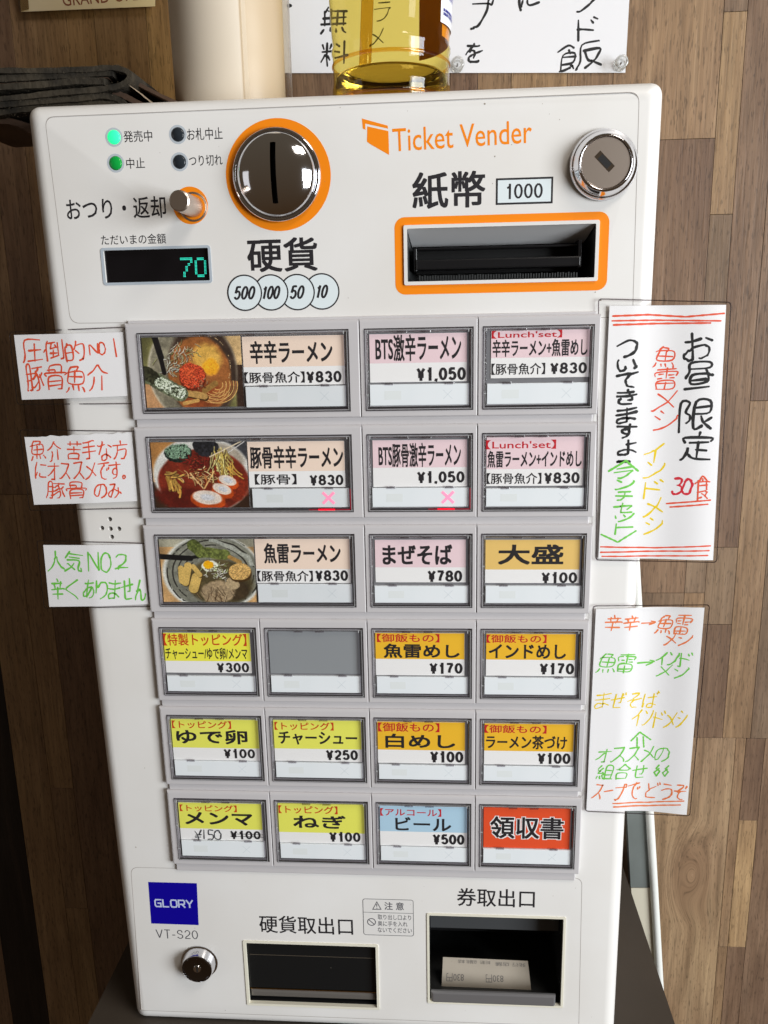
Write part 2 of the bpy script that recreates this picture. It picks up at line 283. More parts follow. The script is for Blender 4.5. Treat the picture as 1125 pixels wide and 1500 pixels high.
PEN = {
 '圧': [[[24,80],[91,80]],[[56,19],[56,80]],[[29,41],[84,41]],[[8,81],[12,72],[16,53],[17,6],[89,6]]],
 '倒': [[[17,83],[16,23],[24,0]],[[32,6],[61,6]],[[31,51],[60,51]],[[73,7],[73,59]],[[15,29],[9,32],[5,42]],[[45,71],[45,40]],[[29,75],[64,68]],[[75,82],[86,81],[88,77],[88,2]],[[55,17],[63,33]],[[42,6],[41,14],[35,24],[34,30],[58,27]]],
 '的': [[[60,38],[70,54]],[[66,82],[77,82],[81,81],[83,78],[87,57],[89,15],[58,15]],[[12,80],[12,15],[40,15],[40,73],[12,74]],[[27,-1],[23,15]],[[12,43],[40,43]],[[61,0],[59,12],[49,31]]],
 'N': [[[64,69],[57,67],[20,25],[12,23]],[[64,69],[65,17]],[[11,18],[11,74]]],
 'o': [[[43,47],[36,39],[23,38],[15,41],[8,52],[8,62],[11,69],[23,76],[31,76],[40,72],[45,65],[46,58],[45,49],[43,47]]],
 '1': [[[24,74],[24,17]]],
 '豚': [[[57,20],[67,38],[69,65],[65,80],[62,83],[54,84]],[[62,33],[45,46],[39,46],[29,50],[12,50]],[[22,83],[29,82],[31,76],[31,3],[12,3],[12,47],[10,69],[7,80],[8,84]],[[32,70],[45,69],[62,53],[67,51]],[[85,27],[74,36],[67,38]],[[88,5],[41,5]],[[31,26],[12,26]],[[65,5],[64,12],[53,21],[47,24],[37,25]],[[91,72],[84,58],[78,35]]],
 '骨': [[[73,28],[72,2],[26,2],[25,29]],[[25,15],[51,15],[52,29]],[[24,55],[75,55]],[[11,40],[11,29],[88,29],[88,40]],[[24,83],[25,41],[74,41],[75,80],[73,84],[62,84]],[[24,68],[75,68]]],
 '魚': [[[59,68],[63,82]],[[38,70],[40,81]],[[90,83],[85,74],[78,67]],[[80,39],[20,39]],[[49,22],[49,57]],[[34,4],[31,5],[22,16],[20,26],[20,57],[80,57],[79,21],[24,21],[10,26]],[[34,4],[59,5],[58,13],[54,20]],[[19,69],[14,79],[7,84]]],
 '介': [[[8,33],[17,30],[32,20],[47,4],[50,3]],[[50,3],[70,22],[90,32]],[[31,39],[31,54],[28,66],[22,76],[14,82],[10,82]],[[68,83],[68,39]]],
 '苦': [[[67,-1],[67,18]],[[89,8],[9,8]],[[31,18],[31,0]],[[79,79],[79,54],[21,54],[21,79]],[[79,79],[21,79]],[[49,24],[49,53]],[[9,34],[89,34]]],
 '手': [[[31,83],[44,83],[49,80],[49,5]],[[8,51],[90,51]],[[16,27],[85,27]],[[16,7],[46,5],[73,0],[81,1]]],
 'な': [[[85,72],[74,64],[68,63],[62,59],[49,58],[38,63],[36,74],[39,78],[50,81],[63,77],[65,73],[64,35]],[[17,58],[38,15],[39,3]],[[13,20],[25,21],[52,17]],[[87,28],[71,19]]],
 '方': [[[11,16],[89,16]],[[53,83],[66,83],[73,79],[77,65],[79,40],[36,40]],[[50,1],[52,6],[52,16]],[[11,81],[22,73],[31,58],[35,45],[37,16]]],
 'に': [[[50,16],[83,16]],[[19,77],[16,65],[16,35],[21,7]],[[18,67],[23,64],[26,53]],[[84,73],[52,73],[44,67],[45,55]]],
 'オ': [[[60,31],[54,33],[31,56],[14,66]],[[44,78],[59,78],[61,76],[61,5]],[[15,23],[86,22]]],
 'ス': [[[83,76],[76,67],[56,49]],[[23,13],[71,13],[72,15],[66,31],[54,50],[27,71],[17,76],[14,75]]],
 'メ': [[[28,24],[51,39],[80,66]],[[16,77],[19,77],[36,66],[54,48],[62,37],[74,9]]],
 'で': [[[75,38],[72,31]],[[84,28],[87,35]],[[59,14],[57,19],[49,26],[43,36],[41,44],[43,61],[51,71],[57,74],[69,78],[76,76]],[[83,11],[13,17]]],
 'す': [[[57,34],[47,32],[39,35],[34,42],[34,51],[37,56],[42,59],[58,58]],[[57,5],[58,38],[60,42],[58,62],[56,67],[50,73],[36,79]],[[13,18],[88,17]]],
 '。': [[[31,71],[30,64],[23,58],[14,58],[9,62],[6,68],[8,77],[12,81],[18,83],[27,80],[31,71]]],
 'の': [[[55,78],[66,75],[77,68],[84,57],[86,48],[83,30],[76,20],[65,13],[39,13],[24,22],[14,36],[13,58],[15,63],[22,69],[31,69],[36,65],[48,35],[51,12]]],
 'み': [[[25,10],[54,9],[54,13],[29,67],[23,71],[17,71],[12,68],[11,56],[19,45],[30,40],[42,39]],[[78,47],[73,47],[56,40],[42,39]],[[80,31],[78,52],[73,63],[62,76],[53,80]],[[90,58],[86,54],[78,52]]],
 '人': [[[88,79],[74,70],[69,64],[57,44],[53,30],[48,28]],[[49,0],[49,25],[45,30],[42,43],[30,65],[10,81]]],
 '気': [[[12,83],[33,71],[43,62],[53,48]],[[58,78],[36,60],[22,51],[19,52]],[[79,23],[28,23]],[[17,38],[74,38],[76,69],[81,81],[87,83],[91,81],[92,72],[90,68]],[[29,-1],[12,28]],[[25,9],[89,9]]],
 '2': [[[4,79],[18,75],[41,75]],[[15,75],[17,67],[25,58],[35,41],[36,29],[32,20],[26,16],[12,17],[7,20],[5,26]]],
 '辛': [[[31,12],[30,23],[33,28],[33,37]],[[15,12],[83,12]],[[8,38],[90,37],[94,41]],[[69,12],[70,21],[65,37]],[[49,37],[49,83]],[[85,60],[13,60]],[[51,11],[47,-1]]],
 'く': [[[59,10],[34,30],[27,37],[26,43],[29,48],[54,68],[65,80]]],
 'あ': [[[41,70],[26,75],[16,73],[15,59],[20,50],[28,42],[36,39],[42,34],[61,32],[74,35],[81,40],[84,45],[86,52],[85,61],[77,73],[68,78],[60,79]],[[43,76],[39,58],[39,21],[42,4]],[[41,64],[47,63],[56,53],[63,40],[63,36],[67,33],[67,28]],[[18,15],[45,16],[77,12]]],
 'り': [[[28,4],[25,27],[25,52]],[[26,25],[32,27]],[[26,32],[31,30],[34,23],[44,13],[50,10],[63,11],[69,17],[73,27],[74,46],[69,61],[65,67],[57,73],[39,79]]],
 'ま': [[[78,70],[61,61],[56,61],[48,57],[36,57],[27,60],[23,64],[22,73],[26,78],[33,80],[47,79],[51,77],[53,73],[52,5]],[[22,15],[49,17],[80,14]],[[80,35],[49,38],[21,36]]],
 'せ': [[[29,10],[29,58],[32,73],[41,77],[76,76]],[[69,6],[69,41],[67,52],[63,54],[53,53]],[[87,26],[7,33]]],
 'ん': [[[48,6],[30,39],[27,49],[18,63],[13,77]],[[29,45],[34,45],[42,41],[49,41],[53,44],[55,49],[56,74],[61,78],[73,78],[78,75],[84,69],[89,59],[88,55]]],
 'お': [[[57,18],[32,22],[15,22]],[[36,2],[36,73],[32,78],[27,78],[20,75],[15,70],[15,62],[17,58],[27,50],[32,49],[39,44],[65,41],[75,45],[80,50],[82,61],[78,70],[74,73],[61,78],[55,78]],[[90,26],[73,16]]],
 '昼': [[[73,52],[25,52]],[[91,44],[87,45],[79,40],[69,37],[26,37],[25,66],[73,65],[73,42],[65,21]],[[8,48],[12,44],[18,29],[20,2],[81,2],[81,20],[19,21]],[[10,81],[87,81]]],
 '限': [[[90,81],[84,78],[75,69],[68,57],[64,41]],[[12,83],[12,3],[33,4],[26,28],[33,40],[34,53],[30,60],[25,60]],[[66,75],[66,77],[47,80],[47,4],[84,3],[84,39],[47,40]],[[87,54],[74,62]],[[84,21],[47,21]]],
 '定': [[[49,30],[49,78]],[[24,30],[75,30]],[[79,53],[49,53]],[[11,24],[12,10],[87,10],[87,24]],[[23,62],[28,64],[37,75],[54,81],[89,82],[93,80]],[[25,46],[23,59],[14,77],[9,82]],[[48,-1],[50,9]]],
 '3': [[[6,68],[9,73],[16,75],[25,75],[33,71],[37,60],[35,52],[28,44],[22,44]],[[12,16],[25,15],[34,22],[34,36],[28,44]]],
 '0': [[[11,26],[16,18],[23,15],[33,18],[38,25],[41,36],[41,54],[38,66],[31,74],[18,74],[11,66],[8,58],[8,33],[11,26]]],
 '食': [[[74,55],[74,24]],[[74,55],[25,55]],[[74,55],[78,60]],[[24,81],[25,27],[28,18],[33,16],[50,2],[69,17],[78,22],[90,25]],[[67,71],[67,69],[78,60]],[[82,82],[69,75],[64,70],[48,64]],[[49,77],[24,81]],[[6,26],[11,27],[17,24],[72,25],[74,24]],[[50,25],[47,16]],[[74,40],[25,40]]],
 '雷': [[[61,27],[77,27]],[[88,30],[87,15],[11,15],[10,31]],[[16,2],[83,2]],[[19,81],[20,51],[79,52],[79,81],[19,81]],[[19,39],[37,39]],[[49,3],[49,41]],[[49,81],[49,52]],[[19,65],[79,65]],[[79,39],[60,39]],[[22,27],[37,27]]],
 'シ': [[[21,77],[41,71],[63,58],[84,37],[86,34],[86,26]],[[31,39],[16,31]],[[33,10],[44,16]]],
 'イ': [[[79,8],[50,32],[46,32],[36,38],[13,46]],[[54,31],[54,78]]],
 'ン': [[[87,22],[87,31],[76,46],[65,56],[37,72],[23,76],[18,74]],[[40,25],[25,14]]],
 'ド': [[[34,78],[34,7]],[[34,35],[50,38],[75,49]],[[74,5],[82,16]],[[70,21],[64,11]]],
 'つ': [[[39,73],[53,72],[69,66],[81,56],[85,46],[85,34],[82,28],[79,24],[69,19],[50,19],[13,30]]],
 'い': [[[48,52],[49,59],[46,67],[41,73],[34,75],[26,71],[19,54],[16,27],[17,14]],[[85,62],[86,52],[84,44],[73,18]]],
 'て': [[[56,16],[57,19],[50,25],[43,37],[42,54],[44,62],[53,71],[66,77],[73,77]],[[11,17],[43,13],[59,14],[63,12],[83,11]]],
 'き': [[[67,53],[65,55],[55,55]],[[76,11],[51,16],[21,15]],[[19,36],[53,36],[80,32],[83,29]],[[52,4],[53,11],[57,18],[59,31],[69,48],[67,53]],[[28,53],[23,57],[22,68],[29,77],[39,80],[68,79]]],
 'よ': [[[48,5],[50,71],[47,77],[40,80],[29,80],[21,77],[17,73],[18,62],[23,58],[33,55],[42,55],[61,60],[79,71]],[[49,25],[79,23]]],
 '〈': [[[89,-1],[63,42],[91,85]]],
 '〉': [[[10,-1],[35,38],[35,45],[10,84],[8,84]]],
 'ラ': [[[77,9],[27,9]],[[34,77],[43,77],[60,68],[74,53],[80,40],[80,33],[18,32]]],
 'チ': [[[23,78],[30,78],[35,75],[42,68],[47,59],[50,51],[51,12]],[[11,38],[87,38],[90,41]],[[21,14],[48,13],[73,7],[77,9]]],
 'ャ': [[[35,22],[51,83]],[[20,44],[69,34],[78,34],[77,41],[69,52]]],
 'ッ': [[[27,49],[28,46],[23,33]],[[50,41],[46,27]],[[78,31],[74,46],[66,60],[53,73],[37,82],[36,81]]],
 'セ': [[[80,74],[79,76],[70,77],[43,77],[35,72],[34,7]],[[9,37],[31,33],[37,30],[79,23],[79,29],[76,35],[64,50]]],
 'ト': [[[37,79],[37,7]],[[78,47],[48,35],[38,34]]],
 '→': [[[60,29],[74,41],[74,48]],[[53,74],[74,54],[74,48]],[[16,47],[74,48]]],
 'ぜ': [[[67,8],[66,51],[63,55],[52,54]],[[86,27],[7,34]],[[79,7],[82,16]],[[27,12],[27,58],[30,74],[38,78],[74,77]],[[92,13],[89,4]]],
 'そ': [[[30,9],[58,8],[61,10],[66,8]],[[60,11],[61,15],[42,30],[38,34],[37,39]],[[49,40],[48,45],[39,57],[40,69],[50,77],[57,79],[70,78]],[[84,37],[46,40],[34,39],[32,41],[13,43]]],
 'ば': [[[67,8],[68,72],[65,77],[57,80],[44,78],[38,72],[40,63],[43,60],[53,57],[65,58],[72,63],[78,64],[87,71]],[[40,26],[84,24]],[[82,12],[79,3]],[[15,78],[12,47],[17,7]],[[15,69],[19,67],[23,54]],[[92,8],[89,0]]],
 '組': [[[43,82],[91,82]],[[52,82],[52,4],[85,4],[85,82]],[[35,37],[36,47],[39,52]],[[25,0],[13,20],[11,27]],[[11,63],[8,81]],[[28,81],[25,79],[24,63]],[[36,47],[13,49]],[[52,55],[85,55]],[[11,27],[24,28]],[[35,16],[23,31],[23,34],[15,43],[13,49]],[[38,71],[35,60],[39,52]],[[52,30],[85,30]]],
 '合': [[[89,31],[67,19],[51,5]],[[51,5],[47,6],[34,19],[19,29],[10,32]],[[25,27],[28,32],[70,32],[77,26]],[[23,83],[24,50],[76,50],[77,78]],[[23,78],[77,78]]],
 '!': [[[13,18],[13,57]]],
 'プ': [[[26,76],[32,77],[38,75],[50,68],[63,56],[76,29],[78,5],[80,1],[90,-1],[95,5],[95,11],[90,16],[74,14],[16,15]]],
 'ど': [[[77,77],[65,79],[39,79],[28,75],[23,70],[21,62],[24,52],[37,40],[37,38],[70,21]],[[38,36],[25,9]],[[92,10],[88,2]],[[81,14],[76,5]]],
 'う': [[[37,79],[51,76],[63,70],[70,63],[74,56],[75,40],[68,31],[58,28],[40,29],[21,34]],[[33,6],[68,9]]],
 'ぞ': [[[44,42],[48,39],[80,37]],[[75,26],[72,19]],[[27,9],[61,8]],[[82,14],[86,22]],[[34,39],[35,34],[56,17],[61,8]],[[11,43],[28,41],[31,39],[41,40],[43,42],[42,44],[44,44],[36,57],[37,69],[47,77],[54,79],[67,78]]],
 '飯': [[[13,55],[37,55],[37,27],[14,27],[13,78]],[[37,40],[13,40]],[[46,84],[45,81],[48,77],[52,57],[53,8],[85,2],[89,3]],[[58,82],[74,69]],[[37,11],[24,2],[7,18]],[[89,81],[74,69]],[[53,28],[87,27],[83,49],[78,60],[74,63]],[[24,18],[26,27]],[[59,28],[67,54],[71,62],[74,63],[74,69]],[[32,64],[33,71],[36,72],[38,77]],[[33,71],[20,77],[13,78]]],
 'を': [[[15,15],[55,15],[70,12]],[[55,43],[55,62]],[[55,43],[65,41],[83,33]],[[55,43],[51,36],[41,34],[24,39],[16,49]],[[29,36],[30,29],[40,11],[41,4]],[[77,78],[70,80],[46,80],[38,78],[33,74],[32,64],[37,56],[47,49],[55,48]]],
 '無': [[[14,17],[21,15],[21,11],[24,9],[27,0]],[[58,58],[58,10]],[[62,81],[59,70]],[[9,58],[89,58]],[[12,82],[19,69]],[[11,34],[87,34]],[[81,69],[89,82],[94,85]],[[77,10],[77,58]],[[86,10],[24,9]],[[21,15],[22,58]],[[40,10],[40,58]],[[39,81],[38,71]]],
 '料': [[[24,-1],[24,30],[22,37],[24,47],[24,83]],[[40,5],[33,23]],[[62,39],[49,32]],[[9,5],[12,20]],[[67,16],[56,7]],[[79,0],[79,83]],[[92,54],[48,61]],[[23,44],[17,46],[7,69]],[[39,33],[8,33]],[[23,44],[31,46],[38,58]]],
 '%': [[[9,79],[15,75],[48,22],[54,13],[57,12]],[[28,29],[27,19],[22,15],[13,15],[6,22],[8,33],[15,37],[25,35],[28,29]],[[51,76],[43,75],[38,68],[38,62],[41,57],[46,54],[57,56],[61,64],[60,71],[56,75],[51,76]]],
 '¥': [[[6,60],[47,60]],[[48,10],[33,37],[32,44]],[[47,46],[34,46],[32,44],[6,46]],[[27,74],[27,47],[22,41],[7,12]]],
 '5': [[[34,16],[14,16],[14,42],[25,42],[35,48],[38,56],[36,68],[29,74],[24,75],[8,73]]],
 'S': [[[38,22],[36,18],[32,16],[20,15],[14,17],[8,26],[12,37],[33,52],[37,63],[35,70],[29,75],[14,75],[6,70],[4,64]]],
 'ー': [[[84,41],[14,41]]],
}
def lerp(a, b, t): return a + (b - a) * t
def smooth_line(p, sub=4):
    if len(p) < 3: 
        return [tuple(p[0] + (p[-1] - p[0]) * t / 3) for t in range(4)]
    q = [p[0]] + p + [p[-1]]; o = []
    for i in range(1, len(q) - 2):
        for k in range(sub):
            t = k / sub; a, b, c, d = q[i - 1], q[i], q[i + 1], q[i + 2]
            o.append(tuple(.5 * ((2 * b) + (c - a) * t + (2 * a - 5 * b + 4 * c - d) * t * t + (3 * b - a - 3 * c + d) * t ** 3)))
    o.append(tuple(p[-1])); return o
def stroke(mb, pts, w, z, rnd, taper=.35):
    """a marker stroke: flat ribbon with round ends that thins a little towards its end"""
    P = smooth_line([np.array(p, float) for p in pts]); n = len(P)
    L, R = [], []; ph = rnd.uniform(0, 6); w *= rnd.uniform(.88, 1.12)
    for i in range(n):
        a, b = P[max(0, i - 1)], P[min(n - 1, i + 1)]; dx, dy = b[0] - a[0], b[1] - a[1]; l = math.hypot(dx, dy) or 1
        ww = w * (1 - taper * (i / max(1, n - 1)) ** 2) * (1 + .14 * math.sin(i * .9 + ph)) * rnd.uniform(.93, 1.07) / 2
        L.append((P[i][0] - dy / l * ww, P[i][1] + dx / l * ww, z)); R.append((P[i][0] + dy / l * ww, P[i][1] - dx / l * ww, z))
    mb.add(L + R, [(i, i + 1, n + i + 1, n + i) for i in range(n - 1)])
    for (c, r) in ((P[0], w / 2), (P[-1], w / 2 * (1 - taper))):
        mb.add([(a, b, z - .004) for a, b in circ(c[0], c[1], r, 8)], [tuple(range(8))])
def hand(runs, w, z, m, parent, seed=1, name='handwriting', slant=.10, zf=None):
    """runs: (text, x0, y0, x1, y1[, 'v']) boxes in photo pixels; or ('line', [(x, y), ...])"""
    rnd = random.Random(seed); k = 0
    def flush(mb, nm_):
        if not mb.v: return
        if zf: mb.v = [(a, b, c + zf(a)) for a, b, c in mb.v]
        mb.obj(nm_, m, parent)
    for r in runs:
        mb = MB()
        if r[0] == 'line':
            pts = [U(lerp(p[0], q[0], t / 6), lerp(p[1], q[1], t / 6), z) for p, q in zip(r[1], r[1][1:]) for t in range(6)] + [U(*r[1][-1], z)]
            stroke(mb, pts, w, z - .006 * (k % 9), rnd, .1); k += 1; flush(mb, 'pen_line'); continue
        body, x0, y0, x1, y1 = r[:5]; ver = len(r) > 5
        small = {'o': .7, '.': .35, '。': .4, '!': .4, 'ャ': .75, 'ッ': .75, '1': .5, 'N': .8, '→': .9, '3': .7, '0': .65, '5': .8, '¥': .9, 'ー': .9, 'い': .85, 'っ': .7}
        ws = [small.get(c, 1) for c in body]; tot = sum(ws); pos = 0
        for c, wc in zip(body, ws):
            st = PEN.get(c)
            if ver: a, b = y0 + (y1 - y0) * pos / tot, y0 + (y1 - y0) * (pos + wc) / tot; X0, X1, Y0, Y1 = x0, x1, a + 1, b - 1
            else: a, b = x0 + (x1 - x0) * pos / tot, x0 + (x1 - x0) * (pos + wc) / tot; X0, X1, Y0, Y1 = a + .8, b - .8, y0, y1
            pos += wc
            if not st: continue
            xs = [q[0] for s in st for q in s]; ys = [q[1] for s in st for q in s]
            lo_x, hi_x, lo_y, hi_y = min(xs), max(xs), min(ys), max(ys)
            u0, v0, u1, v1 = pxbox(X0, Y0, X1, Y1, z)
            if c in '→ー12!|': sc = (u1 - u0) / 100
            if c == 'ー' or c == '→': mh = (v0 + v1) / 2 - (v1 - v0) * .12; v0, v1 = mh, mh + (v1 - v0) * .25
            if c in '.。': v0 = v1 - (v1 - v0) * .22; u1 = u0 + (u1 - u0) * .6
            if c in '1!': uc = (u0 + u1) / 2; u0, u1 = uc - 1, uc + 1.5
            rot = rnd.uniform(-.11, .11); sx = rnd.uniform(.86, .99); sy = rnd.uniform(.86, 1.0); jx, jy = rnd.uniform(-.03, .03) * (u1 - u0), rnd.uniform(-.04, .04) * (v1 - v0)
            cu, cv = (u0 + u1) / 2 + jx, (v0 + v1) / 2 + jy
            for s in st:
                pts = []
                ox, oy = rnd.uniform(-3.4, 3.4), rnd.uniform(-3.4, 3.4)
                for (a, b) in s:
                    a += ox + rnd.uniform(-2.1, 2.1); b += oy + rnd.uniform(-2.1, 2.1)
                    x = ((a - lo_x) / max(6, hi_x - lo_x) - .5) * (u1 - u0) * sx; y = ((b - lo_y) / max(6, hi_y - lo_y) - .5) * (v1 - v0) * sy
                    x -= y * slant; y -= x * .06
                    pts.append((cu + x * math.cos(rot) - y * math.sin(rot), cv + x * math.sin(rot) + y * math.cos(rot)))
                stroke(mb, pts, w, z - .006 * (k % 9), rnd); k += 1
        flush(mb, name)

# ---- numerals in a plain grotesque, drawn as broad strokes
def _o(cx, cy, rx, ry, a0=0, a1=360, n=14): return [(cx + rx * math.cos(math.radians(a0 + (a1 - a0) * i / n)), cy + ry * math.sin(math.radians(a0 + (a1 - a0) * i / n))) for i in range(n + 1)]
NUM = {'0': (.56, [_o(.28, .5, .28, .5)]), '1': (.42, [[(.26, 0), (.26, 1)], [(.26, .04), (.17, .19), (.02, .23)]]),
       '2': (.55, [_o(.275, .29, .255, .29, 190, 360, 8) + [(.50, .45), (.30, .66), (.10, .82), (.02, .99)], [(.02, 1), (.55, 1)]]),
       '3': (.56, [_o(.275, .27, .24, .27, 195, 450, 10), _o(.275, .74, .275, .26, 275, 530, 10)]),
       '5': (.56, [[(.50, 0), (.10, 0)], [(.10, 0), (.04, .52)], [(.04, .50)] + _o(.275, .68, .28, .32, 220, 515, 12)]),
       '7': (.55, [[(0, 0), (.55, 0)], [(.54, 0), (.36, .35), (.25, .65), (.20, 1)]]),
       '8': (.56, [_o(.28, .25, .235, .25), _o(.28, .74, .28, .26)]), ',': (.14, [[(.09, .93), (.09, 1.05), (.02, 1.2)]]),
       '¥': (.60, [[(0, 0), (.3, .5)], [(.6, 0), (.3, .5)], [(.3, .5), (.3, 1)], [(.06, .52), (.54, .52)], [(.06, .74), (.54, .74)]]),
       'V': (.66, [[(0, 0), (.33, 1)], [(.66, 0), (.33, 1)]]), 'T': (.6, [[(0, 0), (.6, 0)], [(.3, 0), (.3, 1)]]), '-': (.3, [[(0, .62), (.3, .62)]]),
       'S': (.6, [[(.56, .26)] + _o(.3, .26, .25, .26, 330, 170, 8)[1:] + [(.12, .42), (.3, .49), (.5, .57)] + _o(.3, .74, .28, .26, -20, 160, 9)]),
       '4': (.58, [[(.44, 0), (.44, 1)], [(.44, 0), (0, .7)], [(0, .7), (.58, .7)]]), '6': (.56, [_o(.28, .69, .28, .31), [(.50, .1), (.28, 0), (.08, .25), (0, .69)]])}
def numerals(s, px, z, m, parent, wt=.22, slant=0.0, name='price', gap=.13):
    u0, v0, u1, v1 = pxbox(*px, z); H = v1 - v0; lw = wt * H; mb = MB(); k = 0
    tot = sum(NUM[c][0] for c in s) + (gap + wt) * (len(s) - 1); sx = (u1 - u0 - lw * .9 - slant * H) / tot; hh = H - lw; x = 0; R = random.Random(1)
    for c in s:
        wd, st = NUM[c]
        for p in st:
            P = [np.array((u0 + lw * .45 + (x + a) * sx + slant * H * (1 - b), v0 + lw / 2 + b * hh)) for a, b in p]; n = len(P); L_, R_ = [], []
            zz = z - .003 * (k % 6); k += 1; loop = n > 8 and np.hypot(*(P[0] - P[-1])) < .02
            for i in range(n):
                a, b = (P[i - 1] if i or not loop else P[-2]), (P[i + 1] if i < n - 1 else (P[1] if loop else P[i]))
                if i == 0 and not loop: a = P[0]
                dx, dy = b - a; l = math.hypot(dx, dy) or 1; ww = lw / 2 * (1 - .12 * abs(dx) / l)
                L_.append((P[i][0] - dy / l * ww, P[i][1] + dx / l * ww, zz)); R_.append((P[i][0] + dy / l * ww, P[i][1] - dx / l * ww, zz))
            if not loop and n == 2:
                d = (P[1] - P[0]) / np.hypot(*(P[1] - P[0])) * lw * (.5 if abs((P[1] - P[0])[0]) < 1e-6 else .1)
                L_[0] = (L_[0][0] - d[0], L_[0][1] - d[1], zz); R_[0] = (R_[0][0] - d[0], R_[0][1] - d[1], zz); L_[1] = (L_[1][0] + d[0], L_[1][1] + d[1], zz); R_[1] = (R_[1][0] + d[0], R_[1][1] + d[1], zz)
            mb.add(L_ + R_, [(i, i + 1, n + i + 1, n + i) for i in range(n - 1)])
        x += wd + gap + wt
    return mb.obj(name, m, parent)

# ---------------------------------------------------------------- the setting: plank wall and counter
WZ = 200.0
wm_mid = wood('wall_wood_mid', (144, 120, 93), (129, 106, 81), (158, 134, 105))
wm_dark = wood('wall_wood_dark', (121, 99, 80), (108, 87, 70), (133, 111, 91))
wm_light = wood('wall_wood_light', (157, 132, 100), (144, 119, 89), (169, 144, 111))
wm_knot = wood('wall_wood_knotty', (156, 134, 107), (136, 114, 90), (172, 150, 121), .8, ((.006, .062, .013),))
wm_grey = wood('wall_wood_grey', (126, 107, 87), (111, 93, 75), (139, 120, 99), .6)
wm_black = wood('wall_wood_black', (34, 29, 26), (24, 20, 18), (46, 38, 34))
joint = mat('wall_joint', (58, 44, 35), .9)
wall = MB().box(-520, -330, 620, 720, WZ + 3.4, WZ + 30).obj('wall', joint, None, (100, 200, WZ + 3.4), kind='structure')
T, B = -325, 715
PL = [  # u0, v0, u1, v1, wood
    (277, T, 348, -121, wm_mid), (277, -121, 348, 209, wm_dark), (277, 209, 348, 333, wm_grey),
    (348, T, 363.5, -199, wm_grey), (348, -199, 363.5, -71, wm_light), (348, -71, 363.5, 209, wm_grey), (348, 209, 363.5, 333, wm_mid),
    (363.5, T, 386, 172, wm_dark), (363.5, 172, 386, 235, wm_grey), (363.5, 235, 386, 333, wm_dark),
    (386, T, 430, 60, wm_dark), (386, 60, 408, 333, wm_mid), (408, 60, 430, 333, wm_grey), (430, T, 500, 120, wm_mid), (430, 120, 500, 333, wm_grey),
    (262, 333, 332, B, wm_grey), (332, 333, 397, B, wm_knot), (397, 333, 405, 532, wm_mid), (397, 532, 405, B, wm_mid),
    (405, 333, 420, 408, wm_dark), (405, 408, 420, 532, wm_light), (405, 532, 420, B, wm_dark), (420, 333, 500, B, wm_dark),
    (246, T, 277, 0, wm_mid), (208, T, 246, 0, wm_light), (185, T, 208, 0, wm_mid), (166, T, 185, 0, wm_dark), (95, T, 166, 0, wm_mid), (20, T, 95, 0, wm_dark),
    (-24, T, 20, 100, wm_mid), (-45, T, -24, 100, wm_light), (-82, T, -45, 127, wm_mid), (-102, T, -82, 127, wm_light), (-142, T, -102, 127, wm_mid),
    (-166, T, -142, 127, wm_dark), (-215, T, -166, 127, wm_mid), (-300, T, -215, 127, wm_dark),
    (-300, 127, -250, B, wm_dark), (-250, 127, -214, B, wm_black), (-214, 127, -184, B, wm_light), (-184, 127, -163, 390, wm_light), (-184, 390, -163, 512, wm_mid), (-184, 512, -163, B, wm_light),
    (-163, 127, -60, B, wm_dark), (-60, 127, 20, B, wm_mid), (20, 100, 120, B, wm_dark), (120, 0, 262, B, wm_mid), (-60, 100, 20, 127, wm_grey), (262, 0, 277, 333, wm_grey), (-520, T, -300, B, wm_mid), (500, T, 620, B, wm_mid)]
PL = [q for q in PL if q[:4] != (-60, 100, 20, 127)]
rnd = random.Random(4)
for u0, v0, u1, v1, wmx in PL:
    g = .14; dz = rnd.uniform(0, .25)
    MB().box(u0 + g, v0 + g, u1 - g, v1 - g, WZ + dz, WZ + 3.2, .2).obj('plank', wmx, wall, ((u0 + u1) / 2, (v0 + v1) / 2, WZ))
# the counter the machine stands on, its unseen depth added to block light below
counter_m = mat('counter_top', (62, 56, 50), .42, var=(9, (74, 66, 58)), bump=(180, .15))
ct = MB().box(-69.8, V0, 304.6, V0 + 420, -8, WZ - 1.0, 0); ct.obj('counter', counter_m, None, (118, V0 + 420, 90), label='dark brown counter top under the white ticket machine', cat='counter')
# ---------------------------------------------------------------- the ticket machine
MO = (110, V0, 90)
mach = thing('ticket_machine', 'white counter-top ticket vending machine with rows of menu buttons and orange rings', 'ticket machine', MO)
white = mat('white_casing', (235, 234, 233), .34, spec=.45, var=(11, (225, 222, 218)), bump=(900, .012))
white2 = mat('front_sheet', (234, 233, 233), .22, spec=.5, var=(10, (229, 227, 226)))
groove = mat('sheet_edge', (168, 162, 158), .6)
ink = mat('black_print', (38, 36, 40), .5)
orange = mat('orange_print', (250, 140, 18), .4)
strip = mat('button_strip_plastic', (200, 197, 199), .4, spec=.4, bump=(1500, .01), var=(30, (195, 192, 194)))
black = mat('black_plastic', (22, 22, 24), .3)
blackm = mat('dark_interior', (20, 20, 21), .6)
darkg = mat('grey_interior', (60, 62, 63), .4)
chrome = mat('chrome', (226, 226, 230), .08, metal=1)
chrome_s = mat('satin_chrome', (212, 198, 186), .36, metal=1, bump=(700, .01))
Z = 3.0
